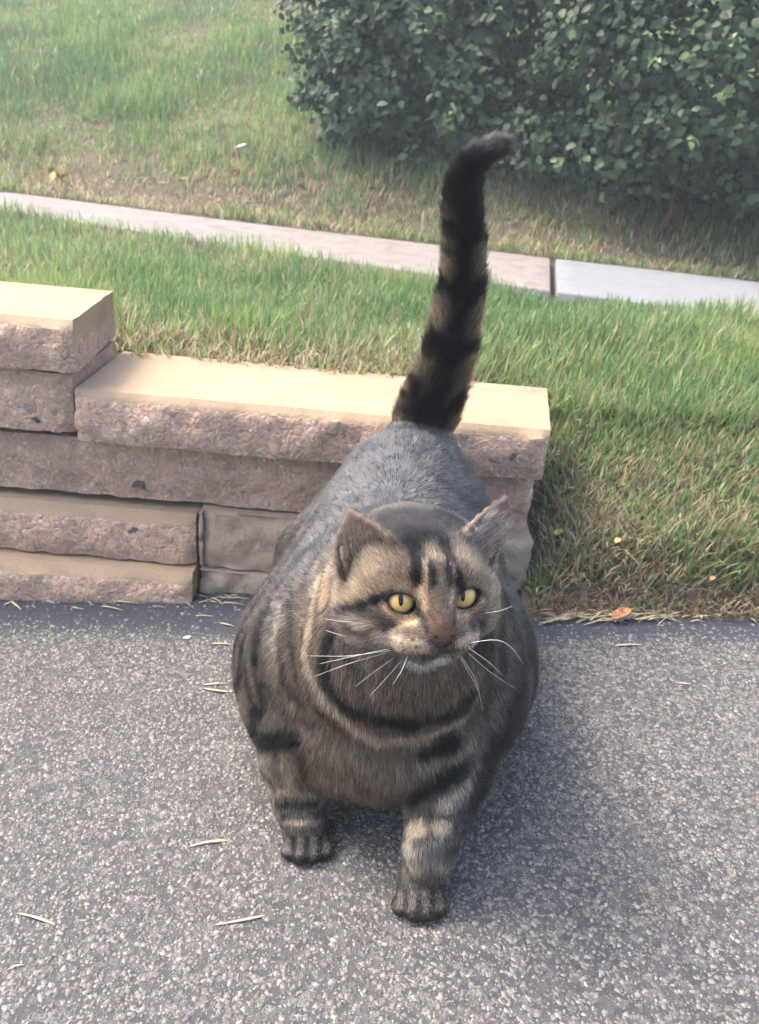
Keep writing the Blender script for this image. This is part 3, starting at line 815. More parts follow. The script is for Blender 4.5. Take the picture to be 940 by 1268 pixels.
# eye sockets
EYE_R = 0.0115
EYES = [hp(s_ * 0.0232, 0.0355, 0.0) for s_ in (-1, 1)]
for e, s_ in zip(EYES, (-1, 1)):
    a_ = math.radians(18) * s_
    LB = np.stack([hr * math.cos(a_) + hu * math.sin(a_), hf, hu * math.cos(a_) - hr * math.sin(a_)], 1)   # outer corner a little higher
    ell(e, (EYE_R + 0.0022,) * 3, 0.008)
    ell(e + LB @ np.array([0, 0.008, -0.0008]), (0.0106, 0.0135, 0.0070), 0.0015, LB, 'sub')
    ell(e, (EYE_R * 0.98,) * 3, 0.0005, None, 'sub')

# surface nets -----------------------------------------------------
def surface_nets(f):
    ins = f < 0
    n = np.array(f.shape)
    c = np.zeros(n - 1, np.uint8)
    for dx in (0, 1):
        for dy in (0, 1):
            for dz in (0, 1):
                c += ins[dx:n[0] - 1 + dx, dy:n[1] - 1 + dy, dz:n[2] - 1 + dz]
    act = np.argwhere((c > 0) & (c < 8)); del c
    idx = np.full(n - 1, -1, np.int32); idx[act[:, 0], act[:, 1], act[:, 2]] = np.arange(len(act))
    cor = np.array([(i, j, k) for i in (0, 1) for j in (0, 1) for k in (0, 1)])
    val = np.stack([f[act[:, 0] + a, act[:, 1] + b, act[:, 2] + d] for a, b, d in cor], 1)
    acc = np.zeros((len(act), 3)); cnt = np.zeros(len(act))
    for i in range(8):
        for j in range(i + 1, 8):
            if np.abs(cor[i] - cor[j]).sum() != 1: continue
            a, b = val[:, i], val[:, j]; m = (a < 0) != (b < 0)
            t = np.where(m, a / np.where(m, a - b, 1), 0)
            acc += np.where(m[:, None], cor[i] + t[:, None] * (cor[j] - cor[i]), 0); cnt += m
    V = G0 + (act + acc / cnt[:, None]) * VOX
    quads = []
    for ax in range(3):
        s0 = [slice(None)] * 3; s1 = [slice(None)] * 3; s0[ax] = slice(0, -1); s1[ax] = slice(1, None)
        a, b = ins[tuple(s0)], ins[tuple(s1)]
        e = np.argwhere(a != b); u, v = [(1, 2), (2, 0), (0, 1)][ax]
        e = e[(e[:, u] > 0) & (e[:, v] > 0) & (e[:, u] < n[u] - 1) & (e[:, v] < n[v] - 1)]
        flip = a[e[:, 0], e[:, 1], e[:, 2]]
        def at(du, dv):
            q = e.copy(); q[:, u] -= du; q[:, v] -= dv; return idx[q[:, 0], q[:, 1], q[:, 2]]
        q = np.stack([at(1, 1), at(0, 1), at(0, 0), at(1, 0)], 1)
        q[~flip] = q[~flip][:, ::-1]
        quads.append(q)
    return V, np.concatenate(quads)
BV, BQ = surface_nets(field)
# light smoothing
def smooth(V, Q, it=2, lam=0.5):
    E = np.concatenate([Q[:, [0, 1]], Q[:, [1, 2]], Q[:, [2, 3]], Q[:, [3, 0]]])
    deg = np.bincount(E.ravel(), minlength=len(V))[:, None]
    for _ in range(it):
        S = np.stack([np.bincount(E[:, 0], V[E[:, 1], k], len(V)) + np.bincount(E[:, 1], V[E[:, 0], k], len(V)) for k in range(3)], 1)
        V = V * (1 - lam) + lam * S / deg
    return V
BV = smooth(BV, BQ, 2, 0.4)
# ------------------------------------------------------------------ cat: colours and fur
cat = empty('tabby_cat', CAT_O)
cat.rotation_euler = (0, -ROLL, 0)
tag(cat, 'fat grey brown tabby cat walking on the asphalt with its ringed tail held straight up', 'cat')
BLACK = (0.0035, 0.0035, 0.004); SLATE = (0.012, 0.014, 0.019); AGOUTI = (0.070, 0.059, 0.048); TAN = (0.25, 0.19, 0.13); BUFF = (0.40, 0.27, 0.165)
CHEST = (0.105, 0.074, 0.052); WHITE = (0.52, 0.48, 0.42); NOSE = (0.125, 0.074, 0.048); GREY = (0.17, 0.155, 0.14); PADC = (0.58, 0.42, 0.28)

tri = np.concatenate([BQ[:, [0, 1, 2]], BQ[:, [0, 2, 3]]])
fn = np.cross(BV[tri[:, 1]] - BV[tri[:, 0]], BV[tri[:, 2]] - BV[tri[:, 0]])
area = np.linalg.norm(fn, axis=1) * 0.5
VN = np.zeros_like(BV)
for k in range(3):
    for a in range(3): VN[:, a] += np.bincount(tri[:, k], fn[:, a], len(BV))
VN /= np.linalg.norm(VN, axis=1, keepdims=True) + 1e-12
bvh = BVHTree.FromPolygons(BV.tolist(), BQ.tolist())
CAM_L = to_local(CAM)
def on_cat(px, py):
    d = to_local(at_y(px, py, 1.0)) - CAM_L
    h = bvh.ray_cast(Vector(CAM_L), Vector(d).normalized())
    return None if h[0] is None else np.array(h[0])

def polydist(P, line):
    """distance to a polyline and the position along it (0..1)"""
    best = np.full(len(P), 9.0); u = np.zeros(len(P)); n = len(line) - 1
    for i in range(max(n, 1)):
        a = line[i]; b = line[min(i + 1, n)]; d = b - a
        t = np.clip(((P - a) @ d) / (d @ d + 1e-12), 0, 1)
        D = np.linalg.norm(P - a - t[:, None] * d, axis=1)
        m = D < best; best[m] = D[m]; u[m] = (i + t[m]) / max(n, 1)
    return best, u

# where each point belongs
hd = (BV - HEAD_C) @ HB                                   # head coordinates
head_w = 1 - sstep(0.058, 0.072, np.sqrt((((hd - [0, 0.012, -0.002]) / [1.0, 1.25, 1.0]) ** 2).sum(1)))
tail_d, tail_u = polydist(BV, TAIL); tail_w = (1 - sstep(0.034, 0.050, tail_d)) * sstep(0.06, 0.11, tail_u)
legs = [[pl(368, 945, 0.615), pl(370, 997, 0.592), pawL], [pl(556, 960, 0.59), pl(543, 1012, 0.553), pawR],
        [np.array([-0.06, 0.2, 0.05]), np.array([-0.06, 0.17, 0.0])], [np.array([0.1, 0.24, 0.05]), np.array([0.1, 0.21, 0.0])]]
leg_w = np.zeros(len(BV)); leg_f = np.zeros(len(BV))
for l in legs:
    d, u = polydist(BV, l); leg_f = np.maximum(leg_f, (1 - sstep(0.032, 0.056, d)) * (1 - sstep(0.085, 0.125, BV[:, 2])) * (l[0][1] < 0.05)); leg_w = np.maximum(leg_w, (1 - sstep(0.026, 0.044, d)) * (1 - sstep(0.075, 0.115, BV[:, 2])))
paw_w = 1 - sstep(0.022, 0.040, BV[:, 2])
ear_w = np.zeros(len(BV)); ear_front = np.zeros(len(BV)); ear_dir = np.zeros_like(BV); ear_u = np.zeros(len(BV)); ear_side = np.zeros(len(BV))
for (b, t, ax, sd, fdir, w, L) in EARS:
    q = BV - b; u = (q @ ax) / L; s_ = (q @ sd) / w; f_ = q @ fdir
    wu = np.clip(1 - np.maximum(u, 0) ** 2.2, 0.03, 1); se = s_ / wu; sheet = 0.40 * w * wu * np.minimum(np.abs(se), 1.2) ** 1.8 - 0.006 * (1 - u)
    m = sstep(-0.1, 0.06, u) * (u < 1.2) * (np.abs(s_) < wu + 0.22) * (np.abs(f_ - sheet) < 0.0055) * sstep(0.049, 0.055, np.linalg.norm(hd + [0, 0.006, -0.012], axis=1))
    s_ = se
    ear_w = np.maximum(ear_w, m); ear_front = np.where(m > 0.05, (VN @ fdir), ear_front)
    ear_dir[m > 0.05] = ax; ear_u = np.where(m > 0.05, u, ear_u); ear_side = np.where(m > 0.05, s_, ear_side)

def mix(c, t, a): return c * (1 - a[:, None]) + np.asarray(t)[None] * a[:, None]
x_, y_, z_ = BV.T
colr = np.repeat(np.array([AGOUTI]), len(BV), 0)
# dark spine and slate back
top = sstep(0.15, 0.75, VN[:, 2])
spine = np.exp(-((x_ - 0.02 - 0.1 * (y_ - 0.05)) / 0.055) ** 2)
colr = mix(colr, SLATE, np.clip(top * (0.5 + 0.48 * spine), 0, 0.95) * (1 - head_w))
# wavy flank stripes running down and back, finer flecks between
arc = np.arctan2(z_ - 0.15, x_ - 0.01)
wv = noise3(BV * 14, 3) * 0.8 + noise3(BV * 34, 4) * 0.3
st = 0.5 + 0.5 * np.sin(y_ * 95 + 7 * np.abs(x_) / 0.15 * 1.6 + wv * 4.2 + np.cos(arc * 2) * 1.5)
colr = mix(colr, BLACK, sstep(0.42, 0.80, st) * 0.85 * (1 - head_w) * (1 - 0.4 * top))
fl = noise3(BV * np.array([90, 60, 60]), 6)
colr = mix(colr, TAN, sstep(0.25, 0.7, fl) * 0.28 * (1 - top) * (1 - head_w))
# right flank darkened, its shade put into the coat colour
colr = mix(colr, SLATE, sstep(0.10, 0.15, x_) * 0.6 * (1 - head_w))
# belly and chest centre warmer
colr = mix(colr, CHEST, np.clip(1 - ((x_ + 0.01) / 0.07) ** 2, 0, 1) * sstep(0.0, -0.12, y_) * (1 - head_w) * 0.8)
# tail
tb = 0.5 + 0.5 * np.cos(tail_u * 2 * np.pi * 6.0 + 0.6)
colr = mix(colr, BLACK, tail_w)
edge = sstep(0.10, 0.85, np.abs(VN[:, 0]))
colr = mix(colr, (0.15, 0.12, 0.09), tail_w * sstep(0.25, 0.7, tb + 0.7 * noise3(BV * 75, 8)) * edge * (1 - sstep(0.74, 0.80, tail_u)) * 0.62)
# legs: bands
lb = 0.5 + 0.5 * np.sin(z_ * 330 + noise3(BV * 45, 9) * 2.2)
colr = mix(colr, (0.11, 0.086, 0.062), leg_w * 0.6)
colr = mix(colr, BLACK, leg_w * sstep(0.55, 0.85, lb) * 0.7)
colr = mix(colr, (0.014, 0.012, 0.010), paw_w * leg_w)
# head base
colr = mix(colr, (0.115, 0.088, 0.063), head_w)

def stroke(pts, w, c, s=1.0, soft=0.5):
    L = []
    for (a, b) in zip(pts[:-1] if len(pts) > 1 else pts, pts[1:] if len(pts) > 1 else pts):
        n = max(1, int(math.hypot(b[0] - a[0], b[1] - a[1]) / 4))
        for i in range(n): L.append(on_cat(a[0] + (b[0] - a[0]) * i / n, a[1] + (b[1] - a[1]) * i / n))
    L.append(on_cat(*pts[-1])); L = [p for p in L if p is not None]
    if not L: return
    L = np.array(L); ww = px_m(w * 1.12, L[0]); lo, hi = L.min(0) - 2.4 * ww, L.max(0) + 2.4 * ww
    i = np.nonzero(((BV > lo) & (BV < hi)).all(1))[0]
    if not len(i): return
    best = np.full(len(i), 9.0)
    for p in L: best = np.minimum(best, ((BV[i] - p) ** 2).sum(1))
    d = np.sqrt(best) + ww * 0.35 * noise3(BV[i] * 260, 5)
    a = (1 - sstep(ww * (1 - soft), ww * (1 + soft), d)) * s
    colr[i] = colr[i] * (1 - a[:, None]) + np.asarray(c)[None] * a[:, None]

# chest and ruff
stroke([(455, 850), (500, 855), (545, 845)], 42, CHEST, 0.9)
stroke([(440, 945), (485, 960)], 36, (0.125, 0.096, 0.070), 0.85)
stroke([(393, 719), (387, 750), (380, 788), (376, 811), (382, 835), (398, 863), (417, 887), (440, 906), (468, 920), (520, 917), (572, 893)], 9, (0.34, 0.26, 0.18), 0.95)
stroke([(425, 800), (440, 840)], 14, AGOUTI, 0.7)
stroke([(408, 790), (402, 820), (404, 850), (430, 878), (468, 893), (510, 897), (552, 888), (583, 860)], 11, BLACK, 0.97)
stroke([(430, 815), (450, 845)], 6, BLACK, 0.6)
stroke([(404, 713), (400, 738)], 13, BUFF, 0.85)
stroke([(563, 921), (525, 936)], 9, BLACK, 0.95); stroke([(567, 956), (540, 975), (515, 992)], 12, BLACK, 0.95)
stroke([(594, 952), (575, 980), (548, 1000)], 6, TAN, 0.85); stroke([(585, 925), (560, 942), (525, 955)], 5, TAN, 0.6)
stroke([(625, 898), (594, 986), (579, 1021)], 20, BLACK, 0.9)
stroke([(656, 780), (650, 850), (640, 917)], 24, (0.010, 0.010, 0.013), 0.9)
stroke([(628, 760), (632, 830), (618, 900)], 8, AGOUTI, 0.6); stroke([(608, 830), (600, 880)], 8, BLACK, 0.7)
# left flank streaks
for p, w, s in (([(348, 719), (322, 773), (317, 825)], 6, .75), ([(362, 719), (357, 755), (360, 802), (366, 840)], 5, .7), ([(341, 790), (353, 849), (372, 873)], 5, .7),
                ([(300, 800), (306, 850), (322, 885)], 8, .8), ([(330, 850), (350, 885), (385, 900)], 5, .7), ([(375, 850), (392, 880), (420, 905)], 5, .6),
                ([(289, 885), (300, 910), (330, 922), (365, 915)], 11, .95), ([(303, 930), (318, 965), (334, 986)], 15, .95), ([(345, 900), (380, 925)], 4, .6)):
    stroke(p, w, BLACK, s)
stroke([(310, 770), (302, 820)], 4, GREY, .5); stroke([(345, 750), (338, 800), (345, 850)], 4, TAN, .4); stroke([(372, 770), (368, 820), (380, 860)], 4, TAN, .4)
# front legs
stroke([(353, 940), (360, 970)], 9, (0.15, 0.12, 0.085), 0.9); stroke([(326, 921), (364, 918)], 8, BLACK, .95); stroke([(372, 937), (380, 965)], 9, BLACK, .9)
stroke([(345, 981), (387, 986)], 5, TAN, .8); stroke([(345, 997), (389, 999)], 5, BLACK, .95); stroke([(351, 1012), (393, 1009)], 4, BLACK, .85)
stroke([(352, 1020), (394, 1019)], 3, TAN, .6); stroke([(351, 1030), (395, 1028)], 4, (0.06, 0.05, 0.04), .8)
stroke([(508, 1030), (522, 1026)], 10, (0.34, 0.27, 0.19), .9); stroke([(540, 1024), (554, 1030)], 8, (0.34, 0.27, 0.19), .85); stroke([(526, 1016), (536, 1036)], 3, (0.03, 0.025, 0.02), .7); stroke([(512, 1042), (540, 1040)], 3, BLACK, .7); stroke([(504, 1054), (513, 1076)], 9, (0.34, 0.27, 0.19), .9); stroke([(500, 1066), (522, 1068)], 2.6, (0.02, 0.017, 0.014), .7); stroke([(569, 1020), (550, 1048)], 6, BLACK, .9)
stroke([(533, 1058), (566, 1054)], 6, BLACK, .9); stroke([(520, 1042), (528, 1050)], 4, BLACK, .6); stroke([(545, 1075), (556, 1080)], 6, (0.24, 0.19, 0.14), .8); stroke([(505, 1092), (545, 1090)], 6, (0.05, 0.045, 0.04), .9)
for cx, cy, s_ in ((380, 1049, 1), (519, 1117, 1)):
    for k in (-1.5, -0.5, 0.5, 1.5): stroke([(cx + k * 16, cy - 8), (cx + k * 16.5, cy + 4)], 5.5, (0.085, 0.067, 0.053), .9)
    for k in (-1, 0, 1): stroke([(cx + k * 16, cy - 10), (cx + k * 16.5, cy + 14)], 3.2, BLACK, .95)
# head: crown, forehead marks
stroke([(478, 640), (514, 642), (556, 642)], 19, (0.012, 0.012, 0.015), .9); stroke([(505, 662), (545, 662)], 14, (0.015, 0.014, 0.016), .85)
stroke([(470, 690), (500, 695)], 12, (0.070, 0.054, 0.040), .6)
stroke([(514, 668), (517, 690), (519, 722)], 9.45, BLACK, .97); stroke([(507, 660), (500, 674)], 5.40, BLACK, .8)
stroke([(533, 696), (536, 722)], 5.40, BLACK, .92); stroke([(553, 698), (557, 722)], 4.86, BLACK, .92)
stroke([(549, 670), (559, 696), (570, 726)], 8.78, BLACK, .97)
stroke([(527, 694), (527, 724)], 3.2, TAN, .85); stroke([(545, 694), (548, 720)], 4, (0.12, 0.09, 0.065), .8); stroke([(560, 700), (563, 712)], 2.5, TAN, .6)
stroke([(480, 722), (490, 724)], 8, (0.18, 0.125, 0.08), .7)
colr[:] = mix(colr, (0.008, 0.008, 0.010), head_w * (1 - ear_w) * sstep(0.032, 0.046, hd[:, 2]) * (1 - sstep(0.026, 0.046, np.abs(hd[:, 0]))) * 0.9)
# eyes: pale surrounds, dark liner
stroke([(474, 742), (482, 757), (498, 766), (512, 770)], 6, BUFF, .92); stroke([(521, 732), (527, 752)], 5.5, BUFF, .9); stroke([(561, 733), (559, 748)], 4, BUFF, .85)
stroke([(566, 763), (583, 757), (597, 742)], 5.5, BUFF, .9); stroke([(500, 727), (512, 732)], 3.5, (0.18, 0.13, 0.085), .6)
stroke([(484, 737), (469, 740), (454, 746), (440, 753), (424, 757)], 7, BLACK, 1.0); stroke([(590, 731), (602, 738)], 3.51, BLACK, .9)
stroke([(431, 771), (446, 779), (463, 781), (482, 779)], 7, BLACK, .85); stroke([(438, 766), (452, 770)], 5, GREY, .6); stroke([(585, 774), (598, 773)], 5.40, BLACK, .8)
stroke([(460, 758), (475, 768)], 7, (0.085, 0.068, 0.05), .6)
stroke([(516, 752), (524, 768), (530, 784)], 5, (0.010, 0.008, 0.007), .92); stroke([(562, 750), (563, 768), (561, 780)], 3.6, (0.010, 0.008, 0.007), .9)
# muzzle and nose
stroke([(470, 790), (488, 797), (505, 801), (523, 804)], 10, PADC, .85); stroke([(573, 797), (590, 793)], 8, PADC, .85)
stroke([(538, 745), (542, 765)], 9, (0.11, 0.083, 0.062), .8)
stroke([(543, 772), (546, 785)], 11, NOSE, .9); stroke([(537, 792), (547, 797), (557, 791)], 7, (0.17, 0.075, 0.06), .92); stroke([(534, 794), (546, 805), (561, 793)], 2.43, BLACK, .9)
stroke([(505, 821), (529, 825), (549, 820)], 7, WHITE, .85); stroke([(524, 814), (536, 816), (547, 808), (560, 807)], 3.2, (0.02, 0.013, 0.011), .95)
for p in ((498, 797), (507, 799), (516, 802), (502, 805), (512, 808), (500, 790), (510, 792), (582, 797), (590, 795)): stroke([p], 2.3, (0.03, 0.02, 0.018), .9)
# ears
colr[:] = mix(colr, (0.040, 0.031, 0.025), ear_w * 0.8)
colr[:] = mix(colr, (0.20, 0.135, 0.108), ear_w * sstep(0.2, 0.7, ear_front) * 0.95)
colr[:] = mix(colr, TAN, ear_w * sstep(0.86, 1.0, np.abs(ear_side)) * 0.6)
# liner follows the lids
for e in EYES:
    d = np.linalg.norm(BV - e, axis=1); f_ = (BV - e) @ hf
    colr[:] = mix(colr, (0.010, 0.009, 0.009), (1 - sstep(EYE_R + 0.0022, EYE_R + 0.0042, d)) * (f_ > -0.002))

nq = hd - np.array([0, 0.0640, -0.0175])
nose_w = (1 - sstep(0.001, 0.0045, nq[:, 2])) * (1 - sstep(0.85, 1.1, np.sqrt((nq[:, 0] / (0.0105 - 0.35 * np.clip(-nq[:, 2], -0.004, 0.008))) ** 2 + (nq[:, 2] / 0.0072) ** 2 + (nq[:, 1] / 0.010) ** 2)))
nost = np.minimum(*[np.linalg.norm((hd - np.array([s_ * 0.0062, 0.0660, -0.0205])) * [0.75, 0.5, 1.5], axis=1) for s_ in (-1, 1)])
skin = mix(colr * 0.62, (0.115, 0.062, 0.042), nose_w); skin = mix(skin, (0.012, 0.008, 0.008), nose_w * (1 - sstep(0.0012, 0.0024, nost)))
skin = mix(skin, (0.05, 0.025, 0.02), nose_w * sstep(0.6, 1.0, np.abs(nq[:, 0]) / 0.0105) * 0.7)
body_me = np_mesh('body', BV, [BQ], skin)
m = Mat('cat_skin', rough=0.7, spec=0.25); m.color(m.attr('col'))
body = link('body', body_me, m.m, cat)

# ---- flow of the coat
nose_p = hp(0, 0.066, -0.014)
flow = np.stack([0.25 * np.sign(x_) * sstep(0.02, 0.1, np.abs(x_)), 0.9 * (1 - np.clip(-1.25 * VN[:, 1], 0, 1)), -0.25 - 1.5 * np.clip(-VN[:, 1], 0, 1) - 0.35 * sstep(0.03, 0.13, np.abs(x_))], -1)
tz = sstep(-0.024, -0.008, hd[:, 2]); tb_ = sstep(-0.03, 0.02, hd[:, 1])
hflow = np.stack([np.clip(hd[:, 0] * (26 - 12 * tz), -1.3, 1.3), -1.0 + 0 * x_, (-0.75 + 1.6 * tz) * tb_ - 0.4 * (1 - tb_)], -1) @ HB.T
hflow /= np.linalg.norm(hflow, axis=1, keepdims=True) + 1e-9
flow = flow * (1 - head_w[:, None]) + hflow * 1.3 * head_w[:, None]
tdir = np.gradient(TAIL, axis=0); tdir /= np.linalg.norm(tdir, axis=1, keepdims=True)
ti = np.clip((tail_u * (len(TAIL) - 1)).astype(int), 0, len(TAIL) - 1)
flow = flow * (1 - tail_w[:, None]) + tdir[ti] * tail_w[:, None]
flow = flow * (1 - leg_w[:, None]) + np.array([0, -0.15, -1.0]) * leg_w[:, None]
flow = flow * (1 - leg_f[:, None]) + np.array([0, -0.9, -0.75]) * leg_f[:, None]
flow = np.where((paw_w * leg_w > 0.5)[:, None], np.array([0, -0.8, -0.75]), flow)
flow = flow * (1 - ear_w[:, None]) + ear_dir * ear_w[:, None]
nd = np.linalg.norm(BV - nose_p, axis=1)
flen = 0.0088 + 0.0035 * sstep(0.0, -0.1, y_) * sstep(0.3, 0.9, -VN[:, 1])
flen = flen * (1 - head_w) + head_w * np.clip(0.0019 + 0.050 * np.maximum(nd - 0.014, 0) + 0.06 * np.maximum(nd - 0.06, 0), 0.0019, 0.0080)
flen = flen + head_w * (1 - ear_w) * (0.0065 * sstep(0.034, 0.050, np.abs(hd[:, 0])) * (1 - sstep(-0.005, 0.02, hd[:, 2])) + 0.0045 * (1 - sstep(-0.03, 0.005, hd[:, 1])))
flen = flen * (1 - tail_w) + 0.0155 * tail_w
flen = flen * (1 - leg_w) + 0.0046 * leg_w
flen = flen * (1 - paw_w * leg_w) + 0.0024 * paw_w * leg_w
flen = flen * (1 - ear_w) + 0.0024 * ear_w
for e in EYES: flen = flen * (0.2 + 0.8 * sstep(EYE_R + 0.002, EYE_R + 0.006, np.linalg.norm(BV - e, axis=1)))

def hairs(N, weight, seed):
    r_ = np.random.default_rng(seed)
    p = area * weight[tri].mean(1); p /= p.sum()
    t = r_.choice(len(tri), N, p=p); a, b = r_.uniform(0, 1, (2, N)); s = a + b > 1; a[s], b[s] = 1 - a[s], 1 - b[s]
    w = np.stack([1 - a - b, a, b], 1)[..., None]; I = tri[t]
    R = (BV[I] * w).sum(1); Nn = (VN[I] * w).sum(1); Nn /= np.linalg.norm(Nn, axis=1, keepdims=True)
    Fl = (flow[I] * w).sum(1); C = (colr[I] * w).sum(1); L = (flen[I] * w[..., 0]).sum(1); hw = (head_w[I] * w[..., 0]).sum(1); tw = (tail_w[I] * w[..., 0]).sum(1); ew = (ear_w[I] * w[..., 0]).sum(1); lw = (leg_w[I] * w[..., 0]).sum(1); pw = ((leg_w * paw_w)[I] * w[..., 0]).sum(1)
    Fl = Fl - Nn * (Fl * Nn).sum(1, keepdims=True); Fl /= np.linalg.norm(Fl, axis=1, keepdims=True) + 1e-9
    # the coat's pattern is carried by the outer half of each hair
    vx = 0.0024; key = lambda P: ((np.floor(P[:, 0] / vx).astype(np.int64) + 4000) * 10000 + np.floor(P[:, 1] / vx).astype(np.int64) + 4000) * 10000 + np.floor(P[:, 2] / vx).astype(np.int64) + 4000
    uk, inv = np.unique(key(BV), return_inverse=True); cnt_ = np.bincount(inv)
    avg = np.stack([np.bincount(inv, colr[:, k]) / cnt_ for k in range(3)], 1)
    done = np.zeros(N, bool)
    for f_ in (0.62, 0.4):
        kk = key(R + Fl * (L * f_)[:, None]); pos_ = np.clip(np.searchsorted(uk, kk), 0, len(uk) - 1); hit = (uk[pos_] == kk) & ~done
        C[hit] = avg[pos_[hit]]; done |= hit
    # locks: neighbouring hairs share a lean
    cl = np.stack([noise3(R * 150, 50 + k) for k in range(3)], 1) * 0.20 + np.stack([noise3(R * 40, 60 + k) for k in range(3)], 1) * 0.12 + r_.normal(0, 0.09, (N, 3))
    cl *= (1 - 0.6 * hw * (L < 0.007))[:, None]
    lift = 0.27 + 0.07 * r_.normal(0, 1, N) + 0.35 * tw + 0.16 * hw + 0.14 * lw - 0.02 * pw
    L = L * r_.uniform(0.65, 1.2, N) * (1 + 0.25 * noise3(R * 60, 70))
    K = 4; pts = np.zeros((N, K, 3)); d = Nn * lift[:, None] + Fl + cl; d /= np.linalg.norm(d, axis=1, keepdims=True)
    pos = R - Nn * (0.0006 - 0.0006 * np.maximum(hw, lw))[:, None]; pts[:, 0] = pos
    for k in range(1, K):
        pos = pos + d * (L / (K - 1))[:, None]; pts[:, k] = pos
        d = d - Nn * 0.05 + np.array([0, 0, -0.03]); d /= np.linalg.norm(d, axis=1, keepdims=True)
    val = np.exp(r_.normal(0, 0.36, N) + 0.30 * noise3(R * 170, 80) + 0.22 * noise3(R * np.array([60, 25, 25]), 81))[:, None, None]
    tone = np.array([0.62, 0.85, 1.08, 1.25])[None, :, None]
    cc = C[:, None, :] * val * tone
    cls = r_.uniform(0, 1, N)[:, None, None]
    cc = np.where(cls < 0.32, cc * 0.36, np.where(cls > 0.84 + 0.1 * ew[:, None, None], cc * 2.3 + 0.006 * sstep(0.006, 0.03, cc), cc))
    rad = (0.00017 - 0.00005 * hw)[:, None] * np.array([1.0, 0.95, 0.7, 0.12])[None]
    gl = 1.31 + 0.34 * np.clip(sstep(0.25, 0.85, Nn[:, 2]) * (1 - hw) * (1 - tw), 0, 1) - 0.09 * (1 - sstep(0.004, 0.02, C.mean(1))) * (1 - sstep(0.3, 0.7, Nn[:, 2]))
    return pts, cc, rad, gl
vis_w = (1 - 0.75 * ear_w * sstep(0.2, 0.7, ear_front)) * np.where(((CAM_L - BV) * VN).sum(1) > -0.02, 1.0, 0.45) * (1 + 2.6 * head_w) * (1 - nose_w)
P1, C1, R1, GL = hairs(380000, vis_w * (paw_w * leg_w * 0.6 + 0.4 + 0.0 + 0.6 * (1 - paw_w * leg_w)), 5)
# long pale hairs inside the ears
EP, EC, ER = [], [], []
for k, (b, t, ax, sd, fdir, w, L) in enumerate(EARS):
    sg = 1 if k == 0 else 1
    n = 300
    u = rng.uniform(0.0, 0.55, n); s_ = rng.uniform(-0.75, 0.75, n)
    root = b + ax * (u * L)[:, None] + sd * (w * s_ * (1 - u ** 2.2))[:, None] + fdir * (0.40 * w * np.abs(s_) ** 1.8 * (1 - u ** 2.2) - 0.006 * (1 - u) + 0.0030)[:, None]
    d = ax * 0.55 + fdir * 0.55 + rng.normal(0, 0.16, (n, 3)) + np.array([0.12 if k == 1 else 0.30, 0, 0.15])
    d /= np.linalg.norm(d, axis=1, keepdims=True); ln = rng.uniform(0.007, 0.017, n)
    q = np.zeros((n, 4, 3)); pos = root.copy(); q[:, 0] = pos
    for j in range(1, 4):
        pos = pos + d * (ln / 3)[:, None]; q[:, j] = pos; d = d + ax * 0.12; d /= np.linalg.norm(d, axis=1, keepdims=True)
    EP.append(q); EC.append(np.repeat((np.array([0.42, 0.38, 0.33]) * rng.uniform(0.6, 1.2, (n, 1)))[:, None], 4, 1)); ER.append(np.repeat(np.array([[0.00016, 0.00014, 0.0001, 0.00003]]), n, 0))
P1 = np.concatenate([P1] + EP); C1 = np.concatenate([C1] + EC); R1 = np.concatenate([R1] + ER)

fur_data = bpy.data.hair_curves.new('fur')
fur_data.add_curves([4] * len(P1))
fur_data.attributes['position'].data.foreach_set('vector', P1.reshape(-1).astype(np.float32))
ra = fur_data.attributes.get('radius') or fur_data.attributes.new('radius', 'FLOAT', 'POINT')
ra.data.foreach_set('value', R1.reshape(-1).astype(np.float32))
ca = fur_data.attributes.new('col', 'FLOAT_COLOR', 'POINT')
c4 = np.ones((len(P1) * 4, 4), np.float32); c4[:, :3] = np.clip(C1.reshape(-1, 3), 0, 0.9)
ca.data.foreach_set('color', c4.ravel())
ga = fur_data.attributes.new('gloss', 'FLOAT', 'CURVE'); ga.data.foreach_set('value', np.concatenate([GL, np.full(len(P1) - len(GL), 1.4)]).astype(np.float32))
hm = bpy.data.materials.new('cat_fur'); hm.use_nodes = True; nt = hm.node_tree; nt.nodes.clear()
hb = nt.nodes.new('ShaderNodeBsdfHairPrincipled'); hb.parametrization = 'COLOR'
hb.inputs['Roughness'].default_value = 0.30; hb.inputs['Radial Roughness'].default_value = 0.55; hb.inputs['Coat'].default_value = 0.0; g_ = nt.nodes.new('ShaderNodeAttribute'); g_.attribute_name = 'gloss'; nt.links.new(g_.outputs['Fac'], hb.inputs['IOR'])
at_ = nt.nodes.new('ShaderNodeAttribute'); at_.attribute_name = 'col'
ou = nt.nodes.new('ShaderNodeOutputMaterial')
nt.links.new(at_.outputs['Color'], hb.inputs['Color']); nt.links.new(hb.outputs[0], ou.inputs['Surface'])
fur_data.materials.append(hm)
fur = bpy.data.objects.new('fur', fur_data); fur.parent = cat; col.objects.link(fur); fur['kind'] = 'stuff'

